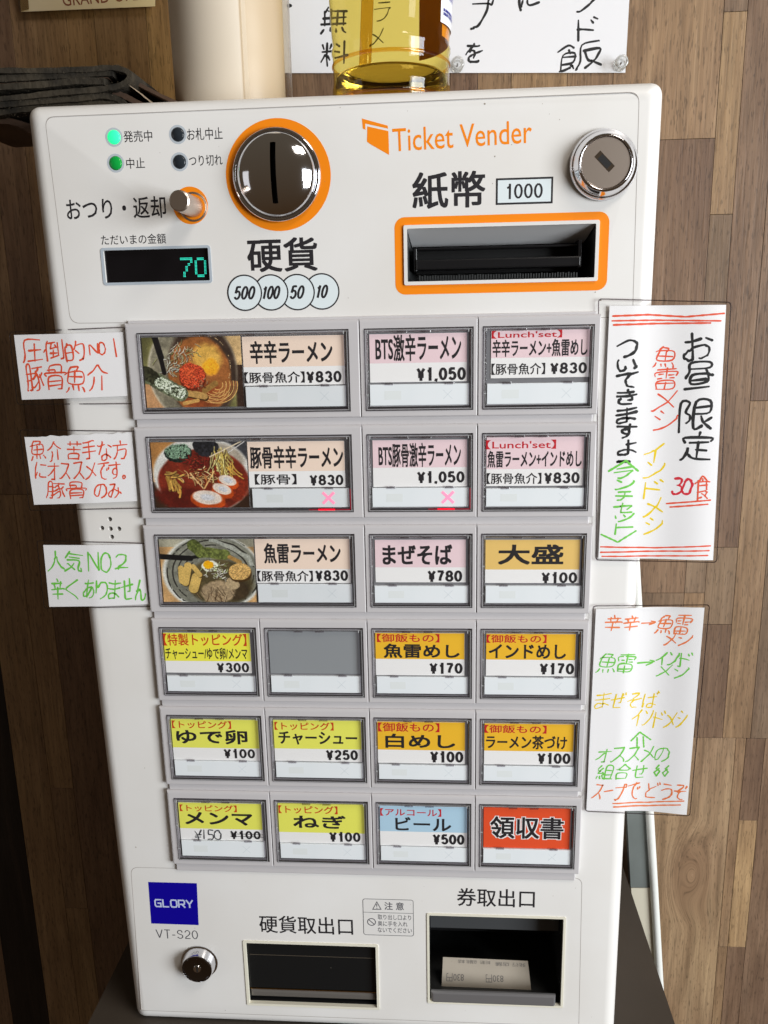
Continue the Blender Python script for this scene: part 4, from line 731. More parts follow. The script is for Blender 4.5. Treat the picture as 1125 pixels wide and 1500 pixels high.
def lerp(a, b, t): return a + (b - a) * t
def menu_button(r, c, n):
    d = BT[(r, c)]
    cu0, cv0 = c * PU + (2.03 if n == 2 else 0), r * PV; cu1, cv1 = cu0 + (109.36 if n == 2 else CW), cv0 + CH_
    pu0 = -4.2 if c == 0 else c * PU - 2.55; pu1 = 238 if c + n == 4 else (c + n) * PU - 2.85
    pv0, pv1 = cv0 - 5.3, cv1 + 3.6
    org = ((cu0 + cu1) / 2, (cv0 + cv1) / 2, 0)
    # the plastic frame round the clear key, front edges eased
    ec = .55
    outer = [(pu0, pv0), (pu1, pv0), (pu1, pv1), (pu0, pv1)]; g = .5; hole = [(cu0 - g, cv0 - g), (cu1 + g, cv0 - g), (cu1 + g, cv1 + g), (cu0 - g, cv1 + g)]
    v = []
    el = 2.2 if c == 0 else ec
    for (dl, dt, dr, db, z) in ((el * .45, ec * 3, ec, ec, 0), (el * .12, ec, ec * .3, ec * .3, ec * .35), (0, 0, 0, 0, ec + .3), (0, 0, 0, 0, Z - .5)):
        v += [(pu0 + dl, pv0 + dt, z), (pu1 - dr, pv0 + dt, z), (pu1 - dr, pv1 - db, z), (pu0 + dl, pv1 - db, z)]
    v += [(a, b, 0) for a, b in hole] + [(a, b, 2.9) for a, b in hole]
    f = []
    for i in range(4):
        j = (i + 1) % 4
        for k in range(3): f.append((k * 4 + i, k * 4 + 4 + i, k * 4 + 4 + j, k * 4 + j))
        f.append((i, j, 16 + j, 16 + i)); f.append((16 + i, 16 + j, 20 + j, 20 + i))
    b = mesh('menu_button', v, f, strip, mach, org, label=d['lab'])
    MB().box(cu0 - .3, cv0 - .3, cu1 + .3, cv1 + .3, 2.2, 2.8).obj('key_well', keydark, b)
    key = (n,)
    # clear cover: bevelled rim with a flat pane over the card
    rim = MB(); o4 = [(cu0, cv0), (cu1, cv0), (cu1, cv1), (cu0, cv1)]
    def ins(l, t, rr, bb): return [(cu0 + l, cv0 + t), (cu1 - rr, cv0 + t), (cu1 - rr, cv1 - bb), (cu0 + l, cv1 - bb)]
    levels = [(ins(0, 0, 0, 0), 2.0), (ins(0, 0, 0, 0), -.4), (ins(.35, .35, .35, .35), -.8), (ins(1.1, 1.1, 1.1, 1.0), -.8), (ins(1.4, 1.6, 1.4, 1.3), -.2), (ins(1.4, 1.6, 1.4, 1.3), 2.0)]
    vv = []; ff = []
    for p, z in levels: vv += [(a, bb, z) for a, bb in p]
    for k in range(len(levels) - 1):
        for i in range(4):
            j = (i + 1) % 4; ff.append((k * 4 + i, k * 4 + 4 + i, k * 4 + 4 + j, k * 4 + j))
    mesh('clear_cover', vv, ff, rimm, b)
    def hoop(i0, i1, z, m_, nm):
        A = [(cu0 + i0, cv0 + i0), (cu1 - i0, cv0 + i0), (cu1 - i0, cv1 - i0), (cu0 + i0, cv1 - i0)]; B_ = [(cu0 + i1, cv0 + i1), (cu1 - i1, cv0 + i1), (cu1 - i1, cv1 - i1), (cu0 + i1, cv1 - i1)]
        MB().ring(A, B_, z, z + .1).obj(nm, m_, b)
    hoop(-.3, .08, .1, edge_shade, 'outer_shade_line'); hoop(.42, .60, -.86, edge_hilite, 'cover_highlight'); hoop(1.32, 1.55, 1.3, edge_shade, 'inner_shade_line')  # pale hoop is a painted highlight, the dark hoops painted shade
    MB().box(cu0 + .9, cv1 - 1.5, cu1 - .6, cv1 - .85, -.9, -.8).obj('lower_shade_line', edge_shade, b); MB().box(cu1 - 1.15, cv0 + 1, cu1 - .8, cv1 - 1, -.9, -.8).obj('side_shade_line', edge_shade, b)  # dark strips: shade painted along the lower and right edges
    for ff_ in (.42, .8): MB().box(cu0 + .3, lerp(cv0, cv1, ff_), cu0 + 1.5, lerp(cv0, cv1, ff_) + .45, -1.0, -.8).obj('side_clip', edge_hilite, b)
    MB().box(cu0 + 1.3, cv0 + .3, cu0 + 1.75, cv0 + 2.0, -1.0, -.8).obj('corner_clip', edge_hilite, b); MB().box(cu1 - 2.2, cv0 + .4, cu1 - 1.8, cv0 + 2.0, -1.0, -.8).obj('corner_clip', edge_hilite, b)
    lu0, lv0, lu1, lv1 = pxbox(*d['low'], .3)
    lv1 = cv1 - 2.2
    wu0 = cu0 + (2.0 if n == 1 else lu0 - cu0)
    st = MB().box(max(cu0 + 1.9, min(lu0, cu0 + 3)) if n == 1 else lu0, lv0, min(lu1, cu1 - 1.9), lv1, .3, 2.1, .25).obj('status_window', statusm, b)
    lu0 = max(cu0 + 1.9, min(lu0, cu0 + 3)) if n == 1 else lu0; lu1 = min(lu1, cu1 - 1.9)
    MB().box(lerp(lu0, lu1, .15), lerp(lv0, lv1, .3), lerp(lu0, lu1, .32), lerp(lv0, lv1, .72), .28, .31).obj('faint_patch', patchm, b)
    xu = lerp(lu0, lu1, .79)
    if d.get('x'):
        cross(xu, lerp(lv0, lv1, .5), 4.3, .7, .22, crossl, b)
        xc = lerp(lu0, lu1, .76); MB().box(xc - 4, cv1 - 1.7, xc + 5, cv1 - .8, -1.0, -.8).obj('status_lamp', glow, b)
        MB().box(xc - 9, cv1 - 1.55, cu1 - 1.2, cv1 - .9, -.96, -.8).obj('status_lamp', glow2, b)
        MB().box(cu1 - 1.3, lerp(lv0, lv1, .0), cu1 - .7, cv1 - 1.5, -.96, -.8).obj('status_lamp', glow2, b)
    else: cross(xu, lerp(lv0, lv1, .5), 3.3, .09, .27, crossm, b)
    # card behind the pane
    ku0, kv0, ku1, kv1 = pxbox(*d['card'], 1.2)
    if n == 1: MB().box(cu0 + 1.5, cv0 + 1.8, cu1 - 1.5, lv0 - .1, 1.5, 2.15).obj('key_face', keybed, b)
    else: MB().box(cu0 + 1.5, cv0 + 1.8, cu1 - 1.5, cv1 - 1.5, 1.6, 2.15).obj('key_face', keybed, b)
    kv1 = min(kv1, lv0 - .25); kv0 = max(kv0, cv0 + 1.9); ku0 = max(ku0, cu0 + 1.6); ku1 = min(ku1, cu1 - 1.6)
    if d['hue'] is None: card = MB().box(ku0, kv0, ku1, kv1, 1.2, 1.5).obj('blank_card', greycard, b)
    elif d['split'] is None: card = MB().box(ku0, kv0, ku1, kv1, 1.2, 1.5).obj('menu_card', hue[d['hue']], b)
    else:
        sv = U(d['card'][0], d['split'], 1.2)[1]
        if 'pic' in d: pass
        card = MB().box(ku0, kv0, ku1, kv1, 1.2, 1.5).obj('menu_card', cardw, b)
        MB().box(ku0 + .05, kv0 + .05, ku1 - .05, sv, 1.17, 1.21).obj('colour_band', hue[d['hue']], b)
    for s, bx, bold in d['t']:
        if d['hue'] == 'red': text(s, (bx[0] - 1, bx[1] - 1, bx[2] + 1, bx[3] + 1), 1.14, cardw, b, .085)
        text(s, bx, 1.10, ink, b, bold)
    if 'r' in d: text(d['r'][0], d['r'][1], 1.10, redo if d.get('ro') else redp, b, .018)
    if 'p' in d: numerals(d['p'][0], (d['p'][1][0], d['p'][1][1] + 1, d['p'][1][2], d['p'][1][3] - .5), 1.10, ink, b)
    if d.get('hw'):
        hand([('¥', 285, 1215.6, 296, 1230), ('1', 298, 1215, 305, 1230), ('5', 304, 1216, 314, 1230), ('0', 314, 1217, 325, 1230)], .75, 1.08, mat('grey_pen', (70, 72, 78), .6), b, 3, 'handwritten_price', .0)
        hand([('line', [(338, 1221.5), (360, 1222), (385, 1223)]), ('line', [(338, 1225), (362, 1225.5), (386, 1226.5)])], .3, 1.05, ink, b, 4, 'strike_line')
    # pane and its clips
    MB().box(cu0 + 1.5, cv0 + 1.7, cu1 - 1.5, lv0 - .15, .35, .36).obj('clear_pane', pane, b) if False else mesh('clear_pane', [(cu0 + 1.5, cv0 + 1.7, .35), (cu1 - 1.5, cv0 + 1.7, .35), (cu1 - 1.5, (cv1 - 1.4) if n == 2 else lv0 - .15, .12), (cu0 + 1.5, (cv1 - 1.4) if n == 2 else lv0 - .15, .12)], [(0, 1, 2, 3)], pane, b)
    a0, a1 = (ku0 if n == 2 else cu0 + 2), cu1 - 2
    for t in (.15, .76):
        tu = lerp(a0, a1, t); MB().box(tu, lv0 - .9, tu + 4.6, lv0 + .35, .05, .5, .12).obj('cover_clip', rimm, b)
    for t in (.3, .52):
        tu = lerp(cu0, cu1, t); MB().box(tu, cv0 + .9, tu + 5, cv0 + 2.0, -.95, -.2, .12).obj('cover_clip', rimm, b)
    if 'pic' in d:
        bx = [(206.4, 493.2, 355, 596.5), (220.8, 647.4, 363, 743.6), (233.8, 789.6, 373.6, 881.8)][d['pic']]
        q = pxbox(*bx, 1.15)
        picture(d['pic'], (max(q[0], cu0 + 1.7), max(q[1], cv0 + 1.8), q[2], min(q[3], cv1 - 1.7)), 1.15, b)

# ---- printed food photographs, painted cell by cell into a colour attribute of a flat print
def noise2(h, w, cell, seed):
    g = np.random.RandomState(seed).rand(int(h / cell) + 3, int(w / cell) + 3); y = np.arange(h) / cell; x = np.arange(w) / cell
    yi, xi = y.astype(int), x.astype(int); fy, fx = (y - yi)[:, None], (x - xi)[None]; fy = fy * fy * (3 - 2 * fy); fx = fx * fx * (3 - 2 * fx)
    return (g[yi][:, xi] * (1 - fy) * (1 - fx) + g[yi][:, xi + 1] * (1 - fy) * fx + g[yi + 1][:, xi] * fy * (1 - fx) + g[yi + 1][:, xi + 1] * fy * fx)
def paint(kind):
    w, h = 222, 156; Y, X = np.mgrid[0:h, 0:w].astype(float); asp = w / h
    x, y = X / h, Y / h                      # x 0..1.42, y 0..1
    n1 = .65 * noise2(h, w, 4.3, kind + 1) + .35 * noise2(h, w, 2.1, kind + 2); n2 = .5 * noise2(h, w, 17, kind + 11) + .3 * noise2(h, w, 8.3, kind + 12) + .2 * noise2(h, w, 3.9, kind + 13); n3 = noise2(h, w, 31, kind + 21); n4 = noise2(h, w, 1.6, kind + 31)
    im = np.zeros((h, w, 3))
    def put(mask, c, var=.12, nz=n1, soft=None):
        nonlocal im
        k = (1 + var * 2 * (nz - .5))[..., None] * np.array(c, float); mk = np.clip(mask, 0, 1)[..., None]; im = im * (1 - mk) + k * mk
    def ell(cx, cy, rx, ry, a=0, wob=0.0, s=18):
        dx, dy = x - cx, y - cy; c, s_ = math.cos(a), math.sin(a); p, q = (dx * c + dy * s_) / rx, (-dx * s_ + dy * c) / ry
        return np.clip((1 + wob * (n2 - .5) * 2 - np.hypot(p, q)) * s, 0, 1)
    def seg(x0, y0, x1, y1, wd, wob=0.0):
        dx, dy = x1 - x0, y1 - y0; L = dx * dx + dy * dy; t = np.clip(((x - x0) * dx + (y - y0) * dy) / L, 0, 1); d = np.hypot(x - x0 - t * dx, y - y0 - t * dy)
        return np.clip((wd * (1 + wob * (n2 - .5)) - d) * 140, 0, 1)
    def arc(cx, cy, rx, ry, a0, a1, wd):
        th = np.arctan2((y - cy) / ry, (x - cx) / rx); r = np.hypot((x - cx) / rx, (y - cy) / ry); m = (th > a0) & (th < a1)
        return np.clip((wd - abs(r - 1) * min(rx, ry)) * 140, 0, 1) * m
    R = random.Random(kind + 5)
    def strands(n, cx, cy, sx, sy, L0, L1, a0, a1, wd, cols, bend=.25):
        for _ in range(n):
            px, py, L, a, bd = R.gauss(cx, sx), R.gauss(cy, sy), R.uniform(L0, L1), R.uniform(a0, a1), R.uniform(-bend, bend); col = R.choice(cols); sh = R.uniform(.7, 1.08)
            for k in range(3):
                qx, qy = px + L / 3 * math.cos(a), py + L / 3 * math.sin(a)
                put(seg(px + .006, py + .009, qx + .006, qy + .009, wd), (60, 38, 22), .1); put(seg(px, py, qx, qy, wd), tuple(v * sh for v in col), .15); px, py, a = qx, qy, a + bd
    if kind == 0:
        put(np.ones_like(x), (120, 116, 74), .3, n3); put((x < .3) & (y > .66), (184, 140, 100), .08)
        put(np.clip((x - 1.1) * 9, 0, 1) * np.clip((.75 - y) * 9, 0, 1), (202, 170, 122), .2, n2); put(np.clip((x - 1.3) * 30, 0, 1) * (y > .4), (58, 42, 34), .2)
        put(ell(.70, .48, .665, .74), (186, 178, 158), .15, n2, ); put(ell(.70, .485, .64, .715), (128, 122, 104), .35, n2)
        put(ell(.84, .50, .53, .72, 0, 0, 9), (64, 50, 42), .25, n2)
        put(ell(.80, .54, .47, .575, 0, .02, 14), (150, 94, 52), .22, n2); put(ell(.80, .82, .36, .22, 0, .1, 4), (128, 66, 36), .25, n2)
        put(ell(.92, .30, .26, .25, .3, .12, 3), (216, 170, 84), .12, n2); put(ell(.97, .42, .14, .13, .2, .2, 3), (238, 166, 44), .12, n1)
        for k in range(26): put(seg(*(lambda a: (.92 + .33 * math.cos(a), .40 + .42 * math.sin(a), .925 + .33 * math.cos(a), .41 + .42 * math.sin(a)))(R.uniform(-1.4, .9)), .007), (206, 176, 130), .2)
        for k in range(9):
            rr_ = .07 + .024 * k; put(arc(1.05, .68, rr_ * 1.1, rr_, -.5 + .04 * k, 2.2, .010), (206, 160, 96) if k % 2 == 0 else (156, 96, 56), .15)
        for k in range(5): put(arc(.98, .74, .10 + .035 * k, .08 + .03 * k, .2, 2.6, .007), (214, 172, 110), .15)
        strands(60, .56, .22, .10, .07, .04, .12, -1, 2.4, .0065, [(222, 224, 196), (190, 200, 150), (236, 232, 216), (160, 168, 112), (200, 150, 110)], .9)
        strands(26, .38, .42, .05, .06, .04, .10, -1.5, 2.4, .009, [(212, 216, 196), (178, 188, 156), (230, 230, 220)], .9)
        put(seg(.58, .80, .86, .86, .055), (70, 48, 26), .1); put(seg(.57, .78, .85, .84, .052), (178, 140, 84), .12); put(seg(.55, .94, .75, .90, .03), (196, 152, 88), .12); put(seg(.86, .76, 1.02, .66, .045), (146, 110, 60), .15)
        put(ell(.69, .57, .205, .20, .2, .14, 12), (90, 34, 20), .4, n1); put(ell(.685, .55, .195, .185, .2, .16, 12), (180, 70, 44), .45, n4); put(ell(.64, .50, .11, .10, 0, .3, 3), (196, 82, 50), .3, n4)
        strands(16, .80, .66, .05, .06, .02, .05, -1, 2, .006, [(206, 160, 120), (120, 50, 34), (220, 190, 150)], .6)
        put(seg(.185, -.03, .26, .28, .048), (30, 28, 30), .15); put(seg(.24, .2, .29, .50, .036), (24, 22, 24), .15)
        put(seg(.02, .52, .50, .80, .115, .35), (92, 98, 76), .5, n1); put(seg(.02, .50, .12, .56, .10, .4), (50, 50, 36), .6, n1)
        put(seg(.22, .64, .50, .79, .085, .5) * np.clip((n1 - .30) * 5, 0, 1), (196, 206, 184), .22, n4); put(seg(.1, .6, .5, .8, .10, .4) * (n4 < .22), (66, 74, 52), .2)
    elif kind == 1:
        put(np.ones_like(x), (176, 126, 74), .15, n3); put((y > .6), (60, 40, 28), .2, n3); put(np.clip((x - 1.05) * 20, 0, 1) * (y < .4), (62, 62, 66), .1)
        put(ell(.74, .50, .76, .60), (206, 204, 198), .06, n2); put(ell(1.1, .22, .34, .2, .4, 0, 4), (160, 150, 136), .1, n2)
        put(ell(.75, .585, .70, .50, 0, .015), (112, 42, 28), .3, n2); put(ell(.45, .86, .5, .2, .1, .2, 4), (88, 28, 20), .3, n2); put(ell(1.2, .66, .25, .25, 0, .2, 4), (124, 44, 26), .2)
        put(ell(.41, .16, .215, .14, -.1, .18), (30, 40, 36), .4, n1); put(ell(.41, .13, .20, .12, -.1, .25, 8) * (n1 > .35), (112, 138, 116), .35, n4); put(ell(.82, .07, .20, .16, .1, .12), (38, 38, 42), .5, n1)
        strands(40, .62, .50, .13, .05, .08, .22, -.5, 1.2, .010, [(198, 140, 84), (214, 172, 116), (170, 104, 60), (224, 190, 140)], .5)
        strands(12, .26, .56, .07, .05, .1, .22, .9, 1.6, .019, [(204, 160, 80), (190, 140, 66)], .3); strands(6, .22, .50, .06, .02, .14, .2, -.1, .4, .016, [(204, 160, 84)], .3)
        strands(56, .67, .28, .10, .055, .04, .11, 0, 3.1, .011, [(112, 26, 26), (140, 38, 32), (84, 18, 20), (160, 60, 44)], .8)
        strands(46, 1.03, .20, .055, .05, .16, .34, 1.1, 1.9, .011, [(228, 206, 120), (238, 222, 150), (206, 180, 92)], .25); strands(7, 1.16, .36, .04, .03, .12, .22, .7, 1.5, .012, [(222, 178, 84)], .3)
        put(seg(.56, .47, .74, .70, .012), (214, 178, 130), .1); put(seg(.92, .44, .76, .70, .013), (214, 170, 112), .1)
        for cx, cy, rx, ry, a in ((1.12, .60, .17, .10, .3), (1.03, .73, .18, .11, .35), (.80, .86, .28, .15, .12)):
            put(ell(cx, cy + .015, rx, ry, a, .05, 12), (178, 72, 26), .25, n2); put(ell(cx - .01, cy - .02, rx * .86, ry * .78, a, .06, 7), (214, 200, 188), .08, n2); put(ell(cx, cy - .02, rx * .5, ry * .45, a, .2, 3), (196, 196, 200), .06)
        put(seg(.87, .22, 1.40, -.03, .012), (214, 198, 170), .05); put(seg(1.15, .16, 1.42, -.02, .010), (200, 196, 192), .05)
    else:
        put(np.ones_like(x), (176, 140, 96), .2, n3); put(y < .12, (150, 146, 128), .2, n3)
        put(ell(.77, .54, .78, .63), (206, 206, 198), .05, n2); put(ell(.78, .53, .73, .595), (126, 126, 114), .22, n2)
        st = noise2(h, w, 5, 77); ra = np.hypot((x - .78) / .73, (y - .53) / .6); an = np.arctan2(y - .53, x - .78)
        put((ra < 1) * (ra > .45) * np.clip((np.sin(ra * 52 + 3 * n3 + 1.2 * np.sin(an * 2)) - .55) * 4, 0, 1) * (n2 > .38), (48, 46, 42), .3, n1)
        put((ra < .98) * (x > .75) * (y < .42) * np.clip((np.sin(ra * 30 + 4 * n3) - .2) * 3, 0, 1), (158, 160, 150), .15, n1)
        put(ell(.88, .68, .54, .40, 0, .03, 7), (84, 74, 50), .3, n2); put(ell(1.12, .80, .25, .2, 0, .2, 4), (66, 54, 38), .3, n2)
        put(seg(-.02, .27, .46, .30, .045), (22, 22, 24), .1); put(seg(.4, .30, .64, .26, .03), (26, 26, 26), .1)
        put(seg(.52, .10, .62, .2, .10, .25), (84, 92, 48), .45, n1); put(seg(.62, .2, .98, .24, .085, .25), (100, 108, 58), .4, n1); put(seg(1.05, .28, 1.2, .36, .035), (160, 124, 70), .1)
        for x0, y0, x1, y1, wd in ((.30, .46, .30, .66, .05), (.41, .42, .35, .68, .062), (.53, .60, .47, .78, .078), (.49, .43, .58, .56, .042)): put(seg(x0 + .01, y0 + .012, x1 + .01, y1 + .012, wd), (70, 54, 28), .1); put(seg(x0, y0, x1, y1, wd), (198, 166, 96), .10, n2)
        put(ell(.84, .84, .28, .20, -.1, .12, 7), (154, 134, 106), .2, n1); strands(22, .84, .82, .12, .08, .08, .18, .9, 1.9, .008, [(176, 158, 130), (128, 108, 82)], .3)
        put(ell(1.06, .70, .12, .09, .4, .15), (170, 150, 118), .15, n1)
        put(ell(1.20, .54, .185, .145, -.1, .1, 12), (70, 50, 26), .2); put(ell(1.19, .51, .18, .14, -.1, .08, 14), (194, 156, 96), .22, n4)
        put(ell(.74, .42, .13, .10, 0, .2, 9), (222, 224, 206), .1, n1); strands(60, .84, .50, .09, .07, .03, .08, -2, 3, .0075, [(228, 232, 210), (206, 216, 176), (244, 242, 232), (180, 196, 130)], 1.1)
        put(ell(.72, .40, .085, .075, .1, .25, 10), (240, 166, 26), .15, n1)
        strands(10, .9, .55, .05, .03, .04, .07, -2, 3, .010, [(240, 242, 228)], 1.1)
    im = im * (.90 + .2 * n4[..., None])
    spark = (n4 > .985); im[spark] = im[spark] * .6 + 80
    im = 128 + (im * 1.08 - 128) * 1.06
    return np.clip(im, 0, 255)
picm = bpy.data.materials.new('food_print'); picm.use_nodes = True
_p = picm.node_tree.nodes['Principled BSDF']; _a = picm.node_tree.nodes.new('ShaderNodeVertexColor'); _a.layer_name = 'print'
picm.node_tree.links.new(_a.outputs[0], _p.inputs['Base Color']); _p.inputs['Roughness'].default_value = .45
def picture(kind, q, z, par):
    im = paint(kind); h, w = im.shape[:2]
    v = [(lerp(q[0], q[2], i / w), lerp(q[1], q[3], j / h), z) for j in range(h + 1) for i in range(w + 1)]
    o0 = ORG[par.name]; w0 = W(*o0)
    me = bpy.data.meshes.new('food_photo'); me.from_pydata([tuple(W(*p) - w0) for p in v], [], [(j * (w + 1) + i, (j + 1) * (w + 1) + i, (j + 1) * (w + 1) + i + 1, j * (w + 1) + i + 1) for j in range(h) for i in range(w)])
    ca = me.color_attributes.new('print', 'BYTE_COLOR', 'CORNER')
    c = im.reshape(-1, 3) / 255; c = np.concatenate([c, np.ones((len(c), 1))], 1); c = np.repeat(c, 4, 0)
    ca.data.foreach_set('color_srgb', c.ravel().astype(np.float32)); me.materials.append(picm); me.update()
    link('food_photo', me, par, o0)

for r, row in enumerate(rows):
    for c, n in row: menu_button(r, c, n)

specks = MB(); R = random.Random(9)
for x, y, r_ in [(710, 152, .5), (725, 229, .4), (872, 428, .35), (199, 1241, .45), (212, 1125, .3), (255, 1330, .3), (330, 1480, .3), (880, 440, .35)] + [(R.uniform(110, 900), R.uniform(150, 460), R.uniform(.12, .25)) for _ in range(14)] + [(R.uniform(230, 870), R.uniform(1290, 1490), R.uniform(.12, .25)) for _ in range(14)]:
    u, v = U(x, y, Z); specks.prism([(u + r_ * R.uniform(.6, 1.2) * math.cos(t), v + r_ * R.uniform(.6, 1.2) * math.sin(t)) for t in (0, 1, 2, 3, 4.2, 5.2)], Z - .06, Z + .1)
specks.obj('dirt_specks', mat('dirt', (150, 140, 128), .8), mach, kind='stuff')

# ---------------------------------------------------------------- lower part
gb = [U(x, y, PZ) for x, y in ((217, 1292), (288.3, 1293.8), (291, 1355.2), (221.5, 1352.8))]
o = MB().prism(gb, PZ, Z + .2).obj('maker_badge', mat('badge_blue', (10, 0, 150), .35), mach)
# maker name in wide square letters
u0, v0, u1, v1 = pxbox(226.2, 1318.6, 283.6, 1328.6, PZ - .05)
GL = {'G': [[(1, 0), (.15, 0), (0, .2), (0, .8), (.15, 1), (.95, 1), (.95, .5), (.5, .5)]], 'L': [[(0, 0), (0, 1), (.9, 1)]], 'O': [[(.15, 0), (.85, 0), (1, .2), (1, .8), (.85, 1), (.15, 1), (0, .8), (0, .2), (.15, 0)]],
      'R': [[(0, 1), (0, 0), (.85, 0), (1, .2), (.95, .5), (.85, .58), (.2, .58)], [(.5, .58), (1, 1)]], 'Y': [[(0, 0), (.5, .55), (1, 0)], [(.5, .55), (.5, 1)]]}
mb = MB(); lw = (v1 - v0) * .075; k = 0
for i, ch in enumerate('GLORY'):
    a0 = u0 + (u1 - u0) * i / 5 + .5; a1 = u0 + (u1 - u0) * (i + 1) / 5 - .75
    for s in GL[ch]:
        for (x0, y0), (x1, y1) in zip(s, s[1:]):
            p, q = (lerp(a0, a1, x0), lerp(v0, v1, y0)), (lerp(a0, a1, x1), lerp(v0, v1, y1)); dx, dy = q[0] - p[0], q[1] - p[1]; L_ = math.hypot(dx, dy); nx, ny = -dy / L_ * lw * 1.3, dx / L_ * lw * 1.3; ex, ey = dx / L_ * lw, dy / L_ * lw
            mb.quad([(p[0] + nx - ex, p[1] + ny - ey), (q[0] + nx + ex, q[1] + ny + ey), (q[0] - nx + ex, q[1] - ny + ey), (p[0] - nx - ex, p[1] - ny - ey)], PZ - .03 - .004 * (k % 5)); k += 1
mb.obj('maker_name', mat('badge_lettering', (196, 206, 236), .4), o)
numerals('VT-S20', (228.4, 1362, 289.9, 1375), PZ, mat('grey_print', (84, 84, 90), .5), mach, .10, 0, 'model_number')
lu, lv = U(292.5, 1408.5, Z)
lk2 = MB().lathe(lu, lv, [(11.6, Z), (11.6, Z - .5), (10.6, Z - .9), (9.9, Z - 5.4), (9.5, Z - 6.4), (9.2, Z - 6.5), (9.0, Z - 6.0), (9.0, Z - 3)], 56, False).obj('small_lock', chrome, mach, smooth=True, sharp=40)
MB().lathe(lu, lv, [(0, Z - 5.6), (6.8, Z - 5.7), (8.4, Z - 6.2), (9.0, Z - 5.8), (9, Z - 2)], 48).obj('lock_face', mat('dark_chrome', (120, 116, 116), .15, metal=1), lk2, smooth=True, sharp=40)
MB().lathe(lu, lv + .3, [(0, Z - 6.1), (2.3, Z - 6.1), (2.6, Z - 5.6)], 24).obj('key_plug', chrome, lk2, smooth=True, sharp=30)
MB().box(lu - .35, lv - 2, lu + .5, lv + 2.2, Z - 6.2, Z - 5.6).obj('key_slot', blackm, lk2)
text('硬貨取出口', (380, 1342.5, 517, 1368), PZ, ink, mach, .012)
text('券取出口', (669.5, 1302, 783.5, 1328.5), PZ, ink, mach, .012)
# warning label
u0, v0, u1, v1 = pxbox(531.8, 1317.2, 606, 1370.5, PZ); gr = mat('grey_print', (84, 84, 90), .5)
wl_ = MB().prism(rrect(u0, v0, u1, v1, 1.6), PZ, Z + .1).obj('warning_label', mat('label_white', (226, 224, 222), .4), mach)
MB().ring(rrect(u0, v0, u1, v1, 1.6), rrect(u0 + .35, v0 + .35, u1 - .35, v1 - .35, 1.3), PZ - .02, PZ + .02).obj('label_outline', gr, wl_)
dv_ = U(565, 1337, PZ)[1]; MB().box(u0 + .2, dv_ - .15, u1 - .2, dv_ + .15, PZ - .02, PZ + .01).obj('divider', gr, wl_)
tq = [U(x, y, PZ) for x, y in ((552, 1320), (559, 1332.5), (545, 1332.5))]; c_ = (sum(a for a, b in tq) / 3, sum(b for a, b in tq) / 3)
MB().ring(tq, [(lerp(a, c_[0], .28), lerp(b, c_[1], .28)) for a, b in tq], PZ - .02, PZ).obj('warning_sign', gr, wl_)
text('!', (551.2, 1324, 552.8, 1331), PZ - .03, gr, wl_, .02)
cu_, cv_ = U(544.2, 1350.5, PZ); MB().ring(circ(cu_, cv_, 2.7, 28), circ(cu_, cv_, 2.15, 28), PZ - .02, PZ).obj('prohibition_sign', gr, wl_)
rotbox(cu_, cv_, 2.4, .27, math.radians(45), PZ - .03, PZ).obj('prohibition_bar', gr, wl_)
text('注 意', (563, 1321.6, 591.5, 1333), PZ - .02, gr, wl_, .02)
text('取り出し口より', (553.3, 1340, 602.2, 1347.6), PZ - .02, gr, wl_, .01); text('奥に手を入れ', (553.3, 1349.5, 597, 1357), PZ - .02, gr, wl_, .01); text('ないでください', (553.3, 1359, 603.4, 1366.4), PZ - .02, gr, wl_, .01)
cream = mat('cream_frame', (228, 224, 208), .4); steel = mat('tray_steel', (150, 150, 152), .3, metal=.8)
smoke = mat('dark_flap', (24, 25, 26), .18)
def frame(name, r, t, m, par):
    return MB().ring(rrect(r[0] - t, r[1] - t, r[2] + t, r[3] + t, .8), rrect(r[0] + .5, r[1] + .5, r[2] - .5, r[3] - .5, .3), Z - .5, Z + 2).obj(name, m, par)
def cavity(r, depth, m, par):
    a, b, c, d = r[0] + .3, r[1] + .3, r[2] - .3, r[3] - .3; mb = MB()
    mb.add([(a, b, Z + .6), (c, b, Z + .6), (c, d, Z + .6), (a, d, Z + .6), (a, b, Z + depth), (c, b, Z + depth), (c, d, Z + depth), (a, d, Z + depth)], [(0, 1, 5, 4), (1, 2, 6, 5), (2, 3, 7, 6), (3, 0, 4, 7), (4, 5, 6, 7)])
    return mb.obj('cavity', m, par)
tr1 = frame('coin_tray', CTr, 1.1, cream, mach); cavity(CTr, 50, blackm, tr1)
a, b, c, d = CTr
MB().box(a + 1, b + 2, c - 1, d - 10, Z + 2.4, Z + 3.4).obj('flap', smoke, tr1); MB().box(a + 2, b + 11, c - 2, b + 11.3, Z + 2.2, Z + 2.5).obj('flap_edge', mat('flap_edge', (84, 76, 66), .4), tr1)
MB().box(a + 1, d - 8.6, c - 1, d - 3.2, Z + 2.0, Z + 14, 1.6).obj('lip', mat('tray_lip', (112, 108, 104), .35, metal=.3), tr1)
MB().box(a + 1, d - 9.2, c - 1, d - 8.5, Z + 2.6, Z + 4.2, .2).obj('brass_edge', mat('brass', (196, 150, 80), .25, metal=1), tr1)
tr2 = frame('ticket_outlet', TOr, .9, cream, mach)
a, b, c, d = TOr
cavity(TOr, 70, mat('outlet_interior', (52, 53, 54), .25), tr2)
MB().box(a + 1, b + 1, c - 1, b + 21, Z + 14, Z + 15).obj('reflection_plate', mat('reflection_plate', (72, 74, 76), .22), tr2)  # added plate, its lighter grey stands for a reflection inside the outlet
MB().box(a + 1.4, d - 7.6, c - 3.6, d + .9, Z - .5, Z + 1.8, 1.2).obj('lip', mat('outlet_lip', (172, 172, 176), .28, metal=.7), tr2)
